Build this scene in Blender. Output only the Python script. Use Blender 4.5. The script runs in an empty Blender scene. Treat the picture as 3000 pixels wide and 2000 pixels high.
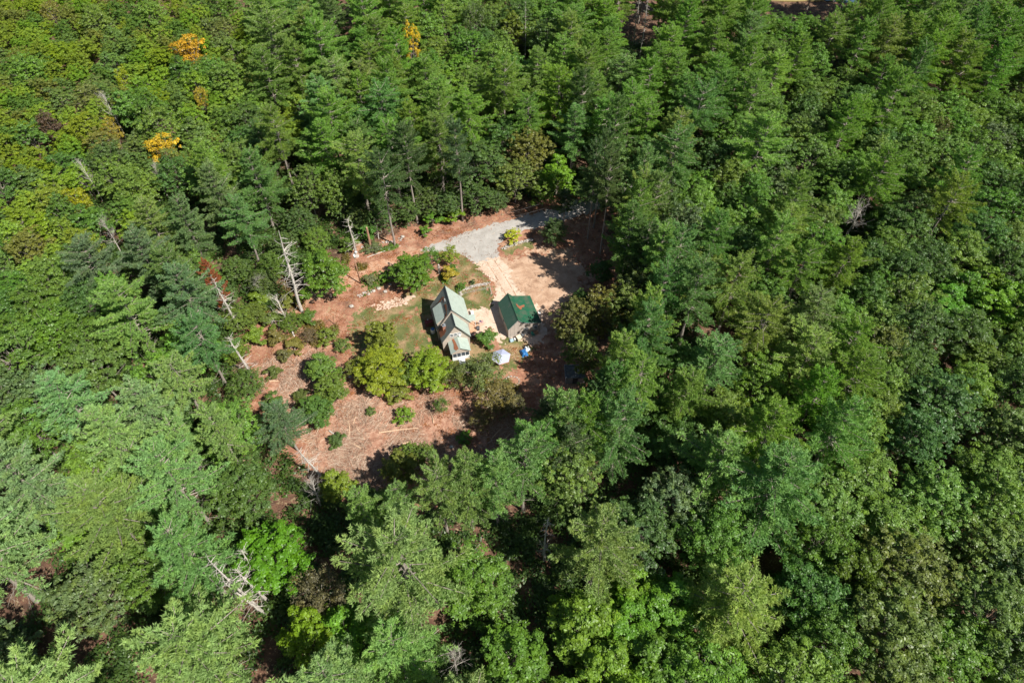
import bpy, bmesh, math, random
import numpy as np
from mathutils import Vector
random.seed(7); RS = np.random.RandomState(11)
S = bpy.context.scene; C = S.collection

# ------------------------------------------------------------ camera, sky, sun
PITCH = math.radians(51); HC = 112.0; FP = 2000.0      # FP: focal length in units of a 3000-wide frame
cd = bpy.data.cameras.new("camera"); cam = bpy.data.objects.new("camera", cd); C.objects.link(cam)
cam.location = (0, 0, HC); cam.rotation_euler = (math.pi/2 - PITCH, 0, 0)
cd.sensor_width = 36; cd.lens = 24; cd.clip_start = 1; cd.clip_end = 3000
S.camera = cam
SD = Vector((0.80, -0.60, 0)).normalized(); SEL = math.radians(49.5)
SUNV = Vector((SD.x*math.cos(SEL), SD.y*math.cos(SEL), math.sin(SEL)))
w = bpy.data.worlds.new("World"); S.world = w; w.use_nodes = True
nt = w.node_tree; sk = nt.nodes.new("ShaderNodeTexSky"); sk.sky_type = 'NISHITA'; sk.sun_disc = False
sk.sun_elevation = SEL; sk.sun_rotation = math.atan2(SD.x, SD.y); sk.air_density = 1.0; sk.dust_density = 0.6
nt.nodes["Background"].inputs[1].default_value = 0.05
nt.links.new(sk.outputs[0], nt.nodes["Background"].inputs[0])
sl = bpy.data.lights.new("sun", 'SUN'); sl.energy = 4.6; sl.angle = math.radians(0.53); sl.color = (1.0, 0.955, 0.88)
so = bpy.data.objects.new("sun", sl); C.objects.link(so); so.rotation_euler = SUNV.to_track_quat('Z', 'Y').to_euler()
S.view_settings.view_transform = 'Standard'; S.view_settings.look = 'None'; S.view_settings.exposure = 0.80
S.cycles.max_bounces = 5; S.cycles.diffuse_bounces = 3; S.cycles.transmission_bounces = 3; S.cycles.use_denoising = True

# ------------------------------------------------------------ where things stand
cF = (math.cos(PITCH), -math.sin(PITCH)); cU = (math.sin(PITCH), math.cos(PITCH))
def G(px, py, z=0.0):
    "ground plan position of a point of height z seen at px, py of the 3000 x 2000 photograph"
    a = (px-1500)/FP; b = -(py-1000)/FP
    dy = cF[0]+b*cU[0]; dz = cF[1]+b*cU[1]; t = (z-HC)/dz
    return (a*t, dy*t)
def PJ(x, y, z):
    z = z-HC; ww = y*cF[0]+z*cF[1]
    return 1500+FP*x/ww, 1000-FP*(y*cU[0]+z*cU[1])/ww
def z1(x, y, z=0): return G(700+x*.5102, 500+y*.5102, z)

# ------------------------------------------------------------ materials
def mat(name): 
    m = bpy.data.materials.new(name); m.use_nodes = True
    n = m.node_tree.nodes; b = n["Principled BSDF"]; b.inputs['Specular IOR Level'].default_value = .3
    return m, n, m.node_tree.links, b
def noise(n, l, scale, detail=4, rough=.55, dist=0, src='Object', vec=None):
    t = n.new("ShaderNodeTexNoise"); t.inputs['Scale'].default_value = scale; t.inputs['Detail'].default_value = detail
    t.inputs['Roughness'].default_value = rough; t.inputs['Distortion'].default_value = dist
    if vec is None:
        c = n.new("ShaderNodeTexCoord"); vec = c.outputs[src]
    l.new(vec, t.inputs['Vector']); return t.outputs['Fac']
def ramp(n, l, fac, stops, interp='LINEAR'):
    r = n.new("ShaderNodeValToRGB"); r.color_ramp.interpolation = interp; e = r.color_ramp.elements
    while len(e) < len(stops): e.new(.5)
    for k, (p, c) in zip(e, stops): k.position = p; k.color = (*c, 1)
    l.new(fac, r.inputs[0]); return r.outputs[0]
def mixc(n, l, fac, a, b, mode='MIX'):
    m = n.new("ShaderNodeMix"); m.data_type = 'RGBA'; m.blend_type = mode
    for s, i in ((fac, 0), (a, 6), (b, 7)):
        if isinstance(s, (int, float)): m.inputs[i].default_value = s
        elif isinstance(s, tuple): m.inputs[i].default_value = (*s, 1)
        else: l.new(s, m.inputs[i])
    return m.outputs[2]
def bump(n, l, b, h, strength=.4, dist=.05):
    k = n.new("ShaderNodeBump"); k.inputs['Strength'].default_value = strength; k.inputs['Distance'].default_value = dist
    l.new(h, k.inputs['Height']); l.new(k.outputs[0], b.inputs['Normal'])
def plain(name, col, var=.25, scale=3, rough=.7, bmp=.2, spec=.3, metal=0, dirt=None):
    m, n, l, b = mat(name); f = noise(n, l, scale, 5)
    lo = tuple(c*(1-var) for c in col); hi = tuple(min(1, c*(1+var)) for c in col)
    c = ramp(n, l, f, [(.3, lo), (.7, hi)])
    if dirt:
        f2 = noise(n, l, scale*.35, 6, .7); g = ramp(n, l, f2, [(.52, (0, 0, 0)), (.66, (1, 1, 1))])
        c = mixc(n, l, g, c, dirt)
    l.new(c, b.inputs['Base Color']); b.inputs['Roughness'].default_value = rough
    b.inputs['Specular IOR Level'].default_value = spec; b.inputs['Metallic'].default_value = metal
    if bmp: bump(n, l, b, f, bmp)
    return m
def leafmat(name, trans=.28, spec=.25, rough=.5, hueshift=(1.25, 1.1, .55), fixed=None):
    m, n, l, b = mat(name)
    oi = n.new("ShaderNodeObjectInfo"); at = n.new("ShaderNodeAttribute"); at.attribute_name = 'tone'
    v = n.new("ShaderNodeMapRange"); v.inputs[3].default_value = .62; v.inputs[4].default_value = 1.42; l.new(at.outputs['Fac'], v.inputs[0])
    vm = n.new("ShaderNodeVectorMath"); vm.operation = 'SCALE'; (l.new(oi.outputs['Color'], vm.inputs[0]) if fixed is None else setattr(vm.inputs[0], 'default_value', fixed)); l.new(v.outputs[0], vm.inputs[3])
    f = noise(n, l, .55, 3); g = ramp(n, l, f, [(.42, (0, 0, 0)), (.68, (1, 1, 1))])
    y = n.new("ShaderNodeVectorMath"); y.operation = 'MULTIPLY'; l.new(vm.outputs[0], y.inputs[0]); y.inputs[1].default_value = hueshift
    c = mixc(n, l, g, vm.outputs[0], y.outputs[0])
    l.new(c, b.inputs['Base Color']); b.inputs['Roughness'].default_value = rough; b.inputs['Specular IOR Level'].default_value = spec
    t = n.new("ShaderNodeBsdfTranslucent"); y2 = n.new("ShaderNodeVectorMath"); y2.operation = 'MULTIPLY'
    l.new(c, y2.inputs[0]); y2.inputs[1].default_value = (1.35, 1.45, .7); l.new(y2.outputs[0], t.inputs[0])
    ms = n.new("ShaderNodeMixShader"); ms.inputs[0].default_value = trans
    l.new(b.outputs[0], ms.inputs[1]); l.new(t.outputs[0], ms.inputs[2]); l.new(ms.outputs[0], n["Material Output"].inputs[0])
    return m
M = {}
M['needle'] = leafmat('pine needles', .38, .2, .55, (1.15, 1.06, .8))
M['leaf'] = leafmat('broad leaves', .34, .35, .42, (1.15, 1.08, .6))
M['bark'] = plain('bark', (.26, .225, .19), .35, 6, .9, .5)
M['dead'] = plain('bleached wood', (.46, .42, .37), .35, 5, .85, .4)
m, n, l, b = mat('weathered sticks'); a_ = n.new("ShaderNodeAttribute"); a_.attribute_name = 'tone'
l.new(ramp(n, l, a_.outputs['Fac'], [(0, (.13, .075, .05)), (.3, (.31, .19, .125)), (.6, (.48, .34, .24)), (1, (.70, .58, .46))]), b.inputs['Base Color']); b.inputs['Roughness'].default_value = .9; M['stick'] = m
M['log'] = plain('peeled log', (.52, .36, .24), .3, 4, .85, .4)
M['stone'] = plain('field stone', (.40, .36, .32), .4, 3, .9, .5, dirt=(.22, .2, .15))
M['litter'] = plain('russet leaf litter', (.31, .12, .06), .45, 7, .9, .5)
M['white'] = plain('white paint', (.72, .73, .72), .06, 2, .5, .05)
M['iron'] = plain('dark metal', (.05, .055, .06), .3, 4, .5, .1)
M['grey'] = plain('grey metal', (.32, .34, .36), .2, 4, .4, .1, metal=.4)
M['glass'] = plain('window glass', (.05, .065, .08), .3, 1, .08, 0, spec=.9)
M['cream'] = plain('cream plastic', (.62, .56, .42), .1, 2, .5, .05)
M['wood'] = plain('deck planks', (.50, .30, .19), .25, 4, .8, .3)
M['maroon'] = plain('maroon boards', (.20, .045, .04), .3, 3, .8, .2)
M['brick'] = plain('rust brick', (.36, .17, .11), .4, 9, .9, .4)
M['pole'] = plain('pole wood', (.30, .17, .11), .3, 4, .85, .3)
M['blue'] = plain('blue tarp', (.025, .14, .36), .3, 3, .4, .5, spec=.4)
M['teal'] = plain('green plastic', (.05, .22, .16), .15, 3, .5, .1)
M['fabric'] = plain('canopy fabric', (.38, .41, .54), .06, 1.5, .8, .1)
M['shedroof'] = plain('grey felt roof', (.13, .14, .14), .35, 2, .9, .3, dirt=(.25, .2, .15))

def roofmat(name, col, stripe=None, dirt=(.30, .12, .06), amt=(.60, .72)):
    m, n, l, b = mat(name); f = noise(n, l, 1.2, 6, .65)
    c = ramp(n, l, f, [(.3, tuple(x*.86 for x in col)), (.7, tuple(x*1.1 for x in col))])
    f2 = noise(n, l, .9, 8, .75); g = ramp(n, l, f2, [(amt[0], (0, 0, 0)), (amt[1], (.75, .75, .75))])
    l.new(mixc(n, l, g, c, dirt), b.inputs['Base Color']); b.inputs['Roughness'].default_value = .45
    b.inputs['Specular IOR Level'].default_value = .35; bump(n, l, b, f, .1); return m
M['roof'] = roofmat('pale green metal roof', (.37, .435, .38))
M['roofdark'] = roofmat('pale green metal roof with needle stains', (.20, .225, .205), amt=(.58, .78), dirt=(.13, .10, .08))  # darker copy of the roof: shade of the left slopes painted in, plus stains
M['groof'] = roofmat('deep green metal roof', (.016, .095, .05), dirt=(.10, .10, .075), amt=(.46, .64))
M['groofw'] = roofmat('worn green metal roof', (.05, .11, .08), dirt=(.16, .15, .13), amt=(.55, .75))
def siding(name, col, step, vertical):
    m, n, l, b = mat(name); c = n.new("ShaderNodeTexCoord"); wv = n.new("ShaderNodeTexWave"); wv.bands_direction = 'X' if vertical else 'Z'
    wv.wave_profile = 'SAW'; wv.inputs['Scale'].default_value = 1/step/3.1416*.5*3.1416/1.0*.32; l.new(c.outputs['Object'], wv.inputs['Vector'])
    g = ramp(n, l, wv.outputs['Fac'], [(0, (.45, .45, .45)), (.12, (1, 1, 1)), (1, (1, 1, 1))])
    f = noise(n, l, 2, 5); base = ramp(n, l, f, [(.3, tuple(x*.88 for x in col)), (.7, tuple(x*1.08 for x in col))])
    l.new(mixc(n, l, 1.0, base, g, 'MULTIPLY'), b.inputs['Base Color']); b.inputs['Roughness'].default_value = .7; return m
M['siding'] = siding('beige clapboard', (.47, .40, .33), .15, False)
M['board'] = siding('grey brown board and batten', (.43, .37, .32), .42, True)

# ------------------------------------------------------------ mesh helpers
def link(o, parent=None):
    C.objects.link(o)
    if parent: o.parent = parent
    return o
def props(o, label=None, cat=None, group=None, kind=None):
    if label: o['label'] = label
    if cat: o['category'] = cat
    if group: o['group'] = group
    if kind: o['kind'] = kind
    return o
def np_mesh(name, V, faces, material, tone=None, smooth=False):
    "V (n,3), faces: list of (k,m) int arrays"
    me = bpy.data.meshes.new(name); V = np.asarray(V, np.float32)
    loops = np.concatenate([f.ravel() for f in faces]).astype(np.int32)
    tot = np.concatenate([np.full(len(f), f.shape[1], np.int32) for f in faces])
    st = np.concatenate([[0], np.cumsum(tot)[:-1]]).astype(np.int32)
    me.vertices.add(len(V)); me.vertices.foreach_set('co', V.ravel())
    me.loops.add(len(loops)); me.loops.foreach_set('vertex_index', loops)
    me.polygons.add(len(tot)); me.polygons.foreach_set('loop_start', st); me.polygons.foreach_set('loop_total', tot)
    if smooth: me.polygons.foreach_set('use_smooth', np.ones(len(tot), bool))
    if tone is not None:
        a = me.attributes.new('tone', 'FLOAT', 'POINT'); a.data.foreach_set('value', np.asarray(tone, np.float32))
    me.materials.append(material); me.update(calc_edges=True); return me
class MB:
    "collects simple solids into ONE mesh"
    def __init__(s): s.v = []; s.f = []
    def add(s, vs, fs):
        k = len(s.v); s.v += [tuple(v) for v in vs]; s.f += [tuple(i+k for i in f) for f in fs]; return s
    def box(s, x0, x1, y0, y1, z0, z1):
        return s.add([(x0,y0,z0),(x1,y0,z0),(x1,y1,z0),(x0,y1,z0),(x0,y0,z1),(x1,y0,z1),(x1,y1,z1),(x0,y1,z1)],
            [(0,3,2,1),(4,5,6,7),(0,1,5,4),(1,2,6,5),(2,3,7,6),(3,0,4,7)])
    def slab(s, P, t):
        "thick sheet: polygon P with its underside t lower"
        n = len(P); top = [tuple(p) for p in P]; bot = [(p[0], p[1], p[2]-t) for p in P]
        return s.add(top+bot, [tuple(range(n)), tuple(range(2*n-1, n-1, -1))]+[(i, i+n, (i+1) % n+n, (i+1) % n) for i in range(n)])
    def prism(s, P, d):
        "polygon P extruded along vector d"
        n = len(P); q = [(p[0]+d[0], p[1]+d[1], p[2]+d[2]) for p in P]
        return s.add(list(P)+q, [tuple(range(n-1, -1, -1)), tuple(range(n, 2*n))]+[(i, (i+1) % n, (i+1) % n+n, i+n) for i in range(n)])
    def tube(s, P, R, k=6, cap=True):
        P = [Vector(p) for p in P]; base = len(s.v)
        for i, p in enumerate(P):
            d = (P[min(i+1, len(P)-1)]-P[max(i-1, 0)]).normalized()
            a = d.cross(Vector((.31, .2, .93))); 
            if a.length < .05: a = d.cross(Vector((1, 0, 0)))
            a.normalize(); b = d.cross(a)
            for j in range(k):
                t = 2*math.pi*j/k; s.v.append(tuple(p+(a*math.cos(t)+b*math.sin(t))*R[i]))
        for i in range(len(P)-1):
            for j in range(k):
                s.f.append((base+i*k+j, base+i*k+(j+1) % k, base+(i+1)*k+(j+1) % k, base+(i+1)*k+j))
        if cap: s.f.append(tuple(base+j for j in range(k-1, -1, -1))); s.f.append(tuple(base+(len(P)-1)*k+j for j in range(k)))
        return s
    def blob(s, c, r, seed=0, sub=1, jit=.2):
        bm = bmesh.new(); bmesh.ops.create_icosphere(bm, subdivisions=sub, radius=1); rr = random.Random(seed)
        vs = []
        for v in bm.verts:
            j = 1+rr.uniform(-jit, jit); vs.append((c[0]+v.co.x*r[0]*j, c[1]+v.co.y*r[1]*j, c[2]+v.co.z*r[2]*j))
        fs = [tuple(v.index for v in f.verts) for f in bm.faces]; bm.free(); return s.add(vs, fs)
    def mesh(s, name, m, smooth=False):
        me = bpy.data.meshes.new(name); me.from_pydata(s.v, [], s.f); me.materials.append(m)
        if smooth: me.polygons.foreach_set('use_smooth', [True]*len(me.polygons))
        me.update(); return me
    def obj(s, name, m, parent=None, smooth=False):
        return link(bpy.data.objects.new(name, s.mesh(name, m, smooth)), parent)
def empty(name, x, y, z=0, rz=0):
    o = bpy.data.objects.new(name, None); o.location = (x, y, z); o.rotation_euler.z = rz; o.empty_display_size = .5
    C.objects.link(o); return o

# ------------------------------------------------------------ ground and its sheets
X0, X1, Y0, Y1, ST = -62., 34., 44., 152., .25
gx = np.arange(X0, X1+.01, ST); gy = np.arange(Y0, Y1+.01, ST)
def vnoise(x, y, sc, seed):
    "value noise 0..1 on arrays"
    r = np.random.RandomState(seed).rand(256, 256); x = x/sc+100; y = y/sc+100
    xi = np.floor(x).astype(int); yi = np.floor(y).astype(int); fx = x-xi; fy = y-yi
    fx = fx*fx*(3-2*fx); fy = fy*fy*(3-2*fy); g = lambda a, b: r[a % 256, b % 256]
    return (g(xi, yi)*(1-fx)+g(xi+1, yi)*fx)*(1-fy)+(g(xi, yi+1)*(1-fx)+g(xi+1, yi+1)*fx)*fy
def relief(x, y):
    return (vnoise(x, y, 9, 1)-.5)*.25+(vnoise(x, y, 1.7, 2)-.5)*.07
def outer(a0, a1, fine, far): 
    return np.concatenate([np.linspace(a0-far, a0, 34)[:-1], fine, np.linspace(a1, a1+far, 34)[1:]])
def gridmesh(name, xs, ys, keep, m, off):
    XX, YY = np.meshgrid(xs, ys); Zz = relief(XX, YY)+off; nx = len(xs)
    V = np.stack([XX, YY, Zz], -1).reshape(-1, 3)
    j, i = np.nonzero(keep) if keep is not None else [a.ravel() for a in np.mgrid[0:len(ys)-1, 0:nx-1]]
    a = j*nx+i; F = np.stack([a, a+1, a+nx+1, a+nx], 1)
    u, inv = np.unique(F.ravel(), return_inverse=True)
    return np_mesh(name, V[u], [inv.reshape(-1, 4)], m, smooth=True)
def sdpoly(P, x, y):
    "signed distance to polygon, negative inside"
    P = np.array(P); d = np.full(x.shape, 1e9); ins = np.zeros(x.shape, bool)
    for a, b in zip(P, np.roll(P, -1, 0)):
        e = b-a; t = np.clip(((x-a[0])*e[0]+(y-a[1])*e[1])/(e@e+1e-9), 0, 1)
        d = np.minimum(d, np.hypot(x-a[0]-t*e[0], y-a[1]-t*e[1]))
        c = ((a[1] > y) != (b[1] > y)) & (x < (b[0]-a[0])*(y-a[1])/(b[1]-a[1]+1e-12)+a[0]); ins ^= c
    return np.where(ins, -d, d)
cx = (gx[:-1]+gx[1:])/2; cy = (gy[:-1]+gy[1:])/2; CX, CY = np.meshgrid(cx, cy)
def sheet(name, P, m, off, rag=.6, fine=.35, bite=None, kind='structure'):
    d = sdpoly(P, CX, CY)
    n = (vnoise(CX, CY, 2.6, 5+len(name))-.5)*2*rag+(vnoise(CX, CY, .5, 9+len(name))-.5)*2*fine
    keep = d+n < 0
    if bite is not None: keep &= ~bite
    o = link(bpy.data.objects.new(name, gridmesh(name, gx, gy, keep, m, off))); o['kind'] = kind; return o, keep

m, n, l, b = mat('forest floor')
f = noise(n, l, .35, 8, .62); f2 = noise(n, l, 6, 5, .7); f3 = noise(n, l, 1.5, 6, .6, 1.5)
c1 = ramp(n, l, f, [(.32, (.14, .075, .05)), (.46, (.27, .125, .078)), (.56, (.35, .18, .115)), (.7, (.43, .28, .19))])
c2 = ramp(n, l, f2, [(.3, (.55, .5, .45)), (.5, (1, 1, 1)), (.7, (1.45, 1.35, 1.25))])
c3 = mixc(n, l, 1.0, c1, c2, 'MULTIPLY')
g = ramp(n, l, f3, [(.56, (0, 0, 0)), (.64, (.8, .8, .8))]); c4 = mixc(n, l, g, c3, (.34, .27, .15))
l.new(c4, b.inputs['Base Color']); b.inputs['Roughness'].default_value = .95; bump(n, l, b, f2, .7, .08); M['floor'] = m
m, n, l, b = mat('worn lawn')
f = noise(n, l, .28, 7, .6, .6); f2 = noise(n, l, 5, 5, .7); f3 = noise(n, l, .12, 4, .5)
c1 = ramp(n, l, f, [(.34, (.075, .105, .03)), (.47, (.135, .14, .05)), (.55, (.22, .17, .085)), (.68, (.36, .23, .14))])
c2 = ramp(n, l, f2, [(.3, (.65, .65, .6)), (.7, (1.3, 1.3, 1.2))]); c3 = mixc(n, l, 1.0, c1, c2, 'MULTIPLY')
l.new(c3, b.inputs['Base Color']); b.inputs['Roughness'].default_value = .95; bump(n, l, b, f2, .6, .06); M['lawn'] = m
def groundmat(name, stops, sc, fine=8, tint=None):
    m, n, l, b = mat(name); f = noise(n, l, sc, 7, .6, .4); f2 = noise(n, l, fine, 5, .7)
    c1 = ramp(n, l, f, stops); c2 = ramp(n, l, f2, [(.3, (.78, .76, .74)), (.7, (1.2, 1.2, 1.2))]); c = mixc(n, l, 1.0, c1, c2, 'MULTIPLY')
    if tint:
        f3 = noise(n, l, 2.2, 7, .75); g = ramp(n, l, f3, [(.56, (0, 0, 0)), (.66, (.8, .8, .8))]); c = mixc(n, l, g, c, tint)
    l.new(c, b.inputs['Base Color']); b.inputs['Roughness'].default_value = .95; bump(n, l, b, f2, .35, .04); return m
M['sand'] = groundmat('pale sandy gravel', [(.3, (0.448, 0.320, 0.232)), (.5, (0.544, 0.416, 0.320)), (.7, (0.608, 0.496, 0.400))], .5, 8, (0.336, 0.232, 0.144))
M['yard'] = groundmat('dry tan yard', [(.3, (.27, .16, .10)), (.5, (.42, .275, .185)), (.7, (.54, .39, .28))], .35, 6, (.30, .17, .11))
M['asphalt'] = groundmat('weathered asphalt', [(.3, (.31, .29, .265)), (.7, (.42, .40, .37))], .5, 9, (.30, .24, .19))
M['track'] = groundmat('leafy dirt track', [(.3, (0.336, 0.152, 0.088)), (.5, (0.416, 0.224, 0.136)), (.7, (0.480, 0.336, 0.240))], .6, 7, (0.528, 0.400, 0.288))
M['chips'] = groundmat('slash chips', [(.3, (.23, .11, .07)), (.5, (.36, .19, .125)), (.7, (.48, .31, .22))], 1.1, 10, (.52, .37, .26))
M['field'] = groundmat('tan meadow', [(.3, (0.288, 0.224, 0.080)), (.7, (0.400, 0.320, 0.144))], .08, 3)

gxx = outer(X0, X1, gx, 260); gyy = outer(Y0, Y1, gy, 330)
go = link(bpy.data.objects.new('ground', gridmesh('ground', gxx, gyy, None, M['floor'], 0))); go['kind'] = 'structure'
def Z1P(L): return [z1(*p) for p in L]
P_track = Z1P([(1120, 440), (1085, 500), (1000, 560), (870, 600), (700, 650), (560, 720), (420, 760), (400, 700), (560, 610), (640, 560), (800, 520), (930, 480)])
P_road = Z1P([(1040, 462), (1110, 425), (1280, 362), (1500, 298), (1700, 248), (1860, 195), (2060, 130), (2300, 60), (2340, 130), (2100, 210), (1850, 290), (1640, 345), (1540, 385), (1500, 410), (1485, 455), (1500, 495), (1400, 512), (1345, 530), (1280, 478), (1180, 470)])
P_sand = Z1P([(1270, 475), (1350, 500), (1490, 470), (1530, 540), (1580, 640), (1640, 730), (1760, 800), (1760, 1000), (1520, 1000), (1440, 900), (1380, 960), (1290, 930), (1280, 860), (1290, 810), (1430, 770), (1480, 700), (1455, 640), (1400, 580), (1340, 520)])
P_yard = Z1P([(1480, 470), (1560, 490), (1680, 450), (1830, 440), (1960, 560), (1990, 700), (1850, 800), (1800, 900), (1700, 900), (1560, 760), (1500, 600)])
P_lawn = Z1P([(640, 860), (700, 800), (860, 750), (1010, 690), (1130, 600), (1245, 560), (1250, 478), (1290, 480), (1400, 590), (1468, 660), (1452, 740), (1440, 780), (1320, 810), (1300, 900), (1400, 1000), (1480, 1030), (1500, 960), (1650, 985), (1720, 1020), (1560, 1160), (1420, 1230), (1150, 1120), (900, 1090), (680, 1080), (640, 1000)])
P_slash = Z1P([(130, 1120), (380, 990), (560, 1130), (640, 1280), (900, 1290), (1300, 1320), (1560, 1330), (1660, 1450), (1640, 1640), (1400, 1740), (1150, 1800), (700, 1850), (480, 1750), (420, 1560), (300, 1400), (150, 1250)])
P_bank = Z1P([(0, 800), (330, 760), (560, 540), (700, 430), (950, 330), (1300, 270), (1700, 180), (1900, 130), (2150, 160), (2150, 350), (2180, 620), (2080, 850), (2040, 1150), (1980, 1400), (1700, 1700), (1300, 1900), (700, 1950), (350, 1750), (50, 1350)])
P_strip = Z1P([(760, 770), (900, 725), (1000, 722), (980, 750), (860, 790), (790, 800)])
P_verge = Z1P([(1495, 440), (1560, 425), (1700, 400), (1690, 440), (1600, 460), (1570, 490), (1530, 495)])
M['bank'] = M['floor'].copy(); M['bank'].name = 'russet litter'
for nd in M['floor'].node_tree.nodes:
    if nd.type == 'VALTORGB' and len(nd.color_ramp.elements) == 4:
        for e_, c_ in zip(nd.color_ramp.elements, ((.055, .035, .024), (.095, .052, .034), (.14, .075, .048), (.20, .12, .08))): e_.color = (*c_, 1)  # dark duff tone, with canopy shade of the gaps put into the colour
sheet('litter_bank', P_bank, M['bank'], .004, 2.0, 1.2)
_, k = sheet('dirt_track', P_track, M['track'], .009, .7, .5)
_, k_road = sheet('road', P_road, M['asphalt'], .024, .45, .5)
_, k = sheet('wood_chip_ground', P_slash, M['chips'], .0075, 1.6, .9)
_, k = sheet('yard', P_yard, M['yard'], .0105, 2.2, 1.4)
_, k_sand = sheet('driveway', P_sand, M['sand'], .014, .6, .7, bite=k_road)
lb = (vnoise(CX, CY, 1.1, 31)+vnoise(CX, CY, .5, 32)*.6 > 1.26)
_, k = sheet('lawn', P_lawn, M['lawn'], .018, .5, .9, bite=lb)
sheet('bare_path', P_strip, M['sand'], .022, .3, .7)
sheet('grass_verge', P_verge, M['lawn'], .018, .5, .6)
# tan meadow and pond seen through the far trees
def flat(name, cxy, rx, ry, m, z, seed):
    rr = random.Random(seed); P = []
    for i in range(40):
        t = 2*math.pi*i/40; k = 1+.12*math.sin(3*t+seed)+rr.uniform(-.04, .04); P.append((cxy[0]+rx*k*math.cos(t), cxy[1]+ry*k*math.sin(t), z))
    o = MB().slab(P, .3).obj(name, m); o['kind'] = 'structure'; return o
mp = G(2330, -45); flat('meadow', mp, 26, 15, M['field'], .35, 3)
M['water'] = plain('pond water', (.05, .09, .13), .2, .3, .06, .05, spec=.6)
pp = G(2460, -10); flat('pond', pp, 14, 5, M['water'], .37, 5)

# woody debris: nobody could count it
def sticks(name, poly, N, lmin, lmax, r0, seed, extra=0):
    rr = np.random.RandomState(seed); P = np.array(poly); lo, hi = P.min(0), P.max(0); pts = []
    while sum(map(len, pts)) < N:
        q = rr.uniform(lo, hi, (N*2, 2)); s = sdpoly(poly, q[:, 0], q[:, 1]); pts.append(q[(s < extra*rr.rand(len(q))) & (vnoise(q[:, 0], q[:, 1], 3.2, seed+4)*.7+vnoise(q[:, 0], q[:, 1], 1.1, seed+5)*.3 > .22+.4*rr.rand(len(q)))])
    q = np.concatenate(pts)[:N]; L = lmin+(lmax-lmin)*rr.rand(N)**3
    a = vnoise(q[:, 0], q[:, 1], 4.5, seed+9)*9+rr.normal(0, .45, N); a = np.where(rr.rand(N) < .25, rr.rand(N)*6.28, a)
    d = np.stack([np.cos(a), np.sin(a), rr.normal(0, .1, N)], 1)*L[:, None]/2
    z = relief(q[:, 0], q[:, 1])+.03+rr.rand(N)*.12; c = np.column_stack([q, z]); r = (r0*(.5+rr.rand(N))+L*.008)[:, None]
    s = np.stack([-np.sin(a), np.cos(a), 0*a], 1)*r; u = np.array([0, 0, 1.])*r*1.3
    V = np.stack([c-d-s, c-d+s, c-d+u, c+d-s*.6, c+d+s*.6, c+d+u*.6], 1).reshape(-1, 3); k = np.arange(N)[:, None]*6
    F = [k+np.array(f) for f in ((0, 3, 5, 2), (1, 2, 5, 4), (0, 1, 4, 3))]
    o = link(bpy.data.objects.new(name, np_mesh(name, V, F, M['stick'], np.repeat(rr.rand(N), 6)))); o['kind'] = 'stuff'
    return o
sticks('woody_debris', P_slash, 34000, .12, 2.0, .012, 3, 1.5)
P_all = Z1P([(0, 500), (300, 850), (600, 540), (900, 420), (1500, 230), (1900, 180), (2200, 500), (2000, 900), (1900, 1200), (1750, 1500), (1300, 1800), (600, 1850), (0, 1500)])
sticks('forest_floor_twigs', P_all, 9000, .1, 1.3, .012, 5, 3)

# ------------------------------------------------------------ foliage generators (numpy)
def unit(a): return a/np.maximum(np.linalg.norm(a, axis=-1, keepdims=True), 1e-9)
def needle_tufts(c, ax, rs, per=9, ln=.40, wd=.15):
    N = len(c); k = per
    d = unit(ax[:, None, :]*1.0+unit(rs.normal(size=(N, k, 3)))*.95)
    s = unit(np.cross(d, unit(rs.normal(size=(N, k, 3)))))*wd*(.7+.6*rs.rand(N, k, 1))
    L = ln*(.6+.8*rs.rand(N, k, 1)); b = c[:, None, :]+rs.normal(size=(N, k, 3))*.05
    V = np.stack([b-s*.5+d*L*.15, b+s*.5+d*L*.15, b+d*L], 2).reshape(-1, 3)
    F = np.arange(len(V)).reshape(-1, 3)
    t = np.repeat(rs.rand(N)*.55, k*3)+np.repeat(rs.rand(N*k)*.45, 3)
    return V, F, t
def leaf_quads(c, nrm, rs, size=.27):
    N = len(c); t = unit(np.cross(nrm, unit(rs.normal(size=(N, 3))))); b = np.cross(nrm, t)
    s = (size*(.6+.8*rs.rand(N)))[:, None]
    V = np.stack([c-t*s*.62, c-b*s*.34+nrm*s*.08, c+t*s*.62, c+b*s*.34+nrm*s*.08], 1).reshape(-1, 3)
    return V, np.arange(len(V)).reshape(-1, 4)
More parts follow.
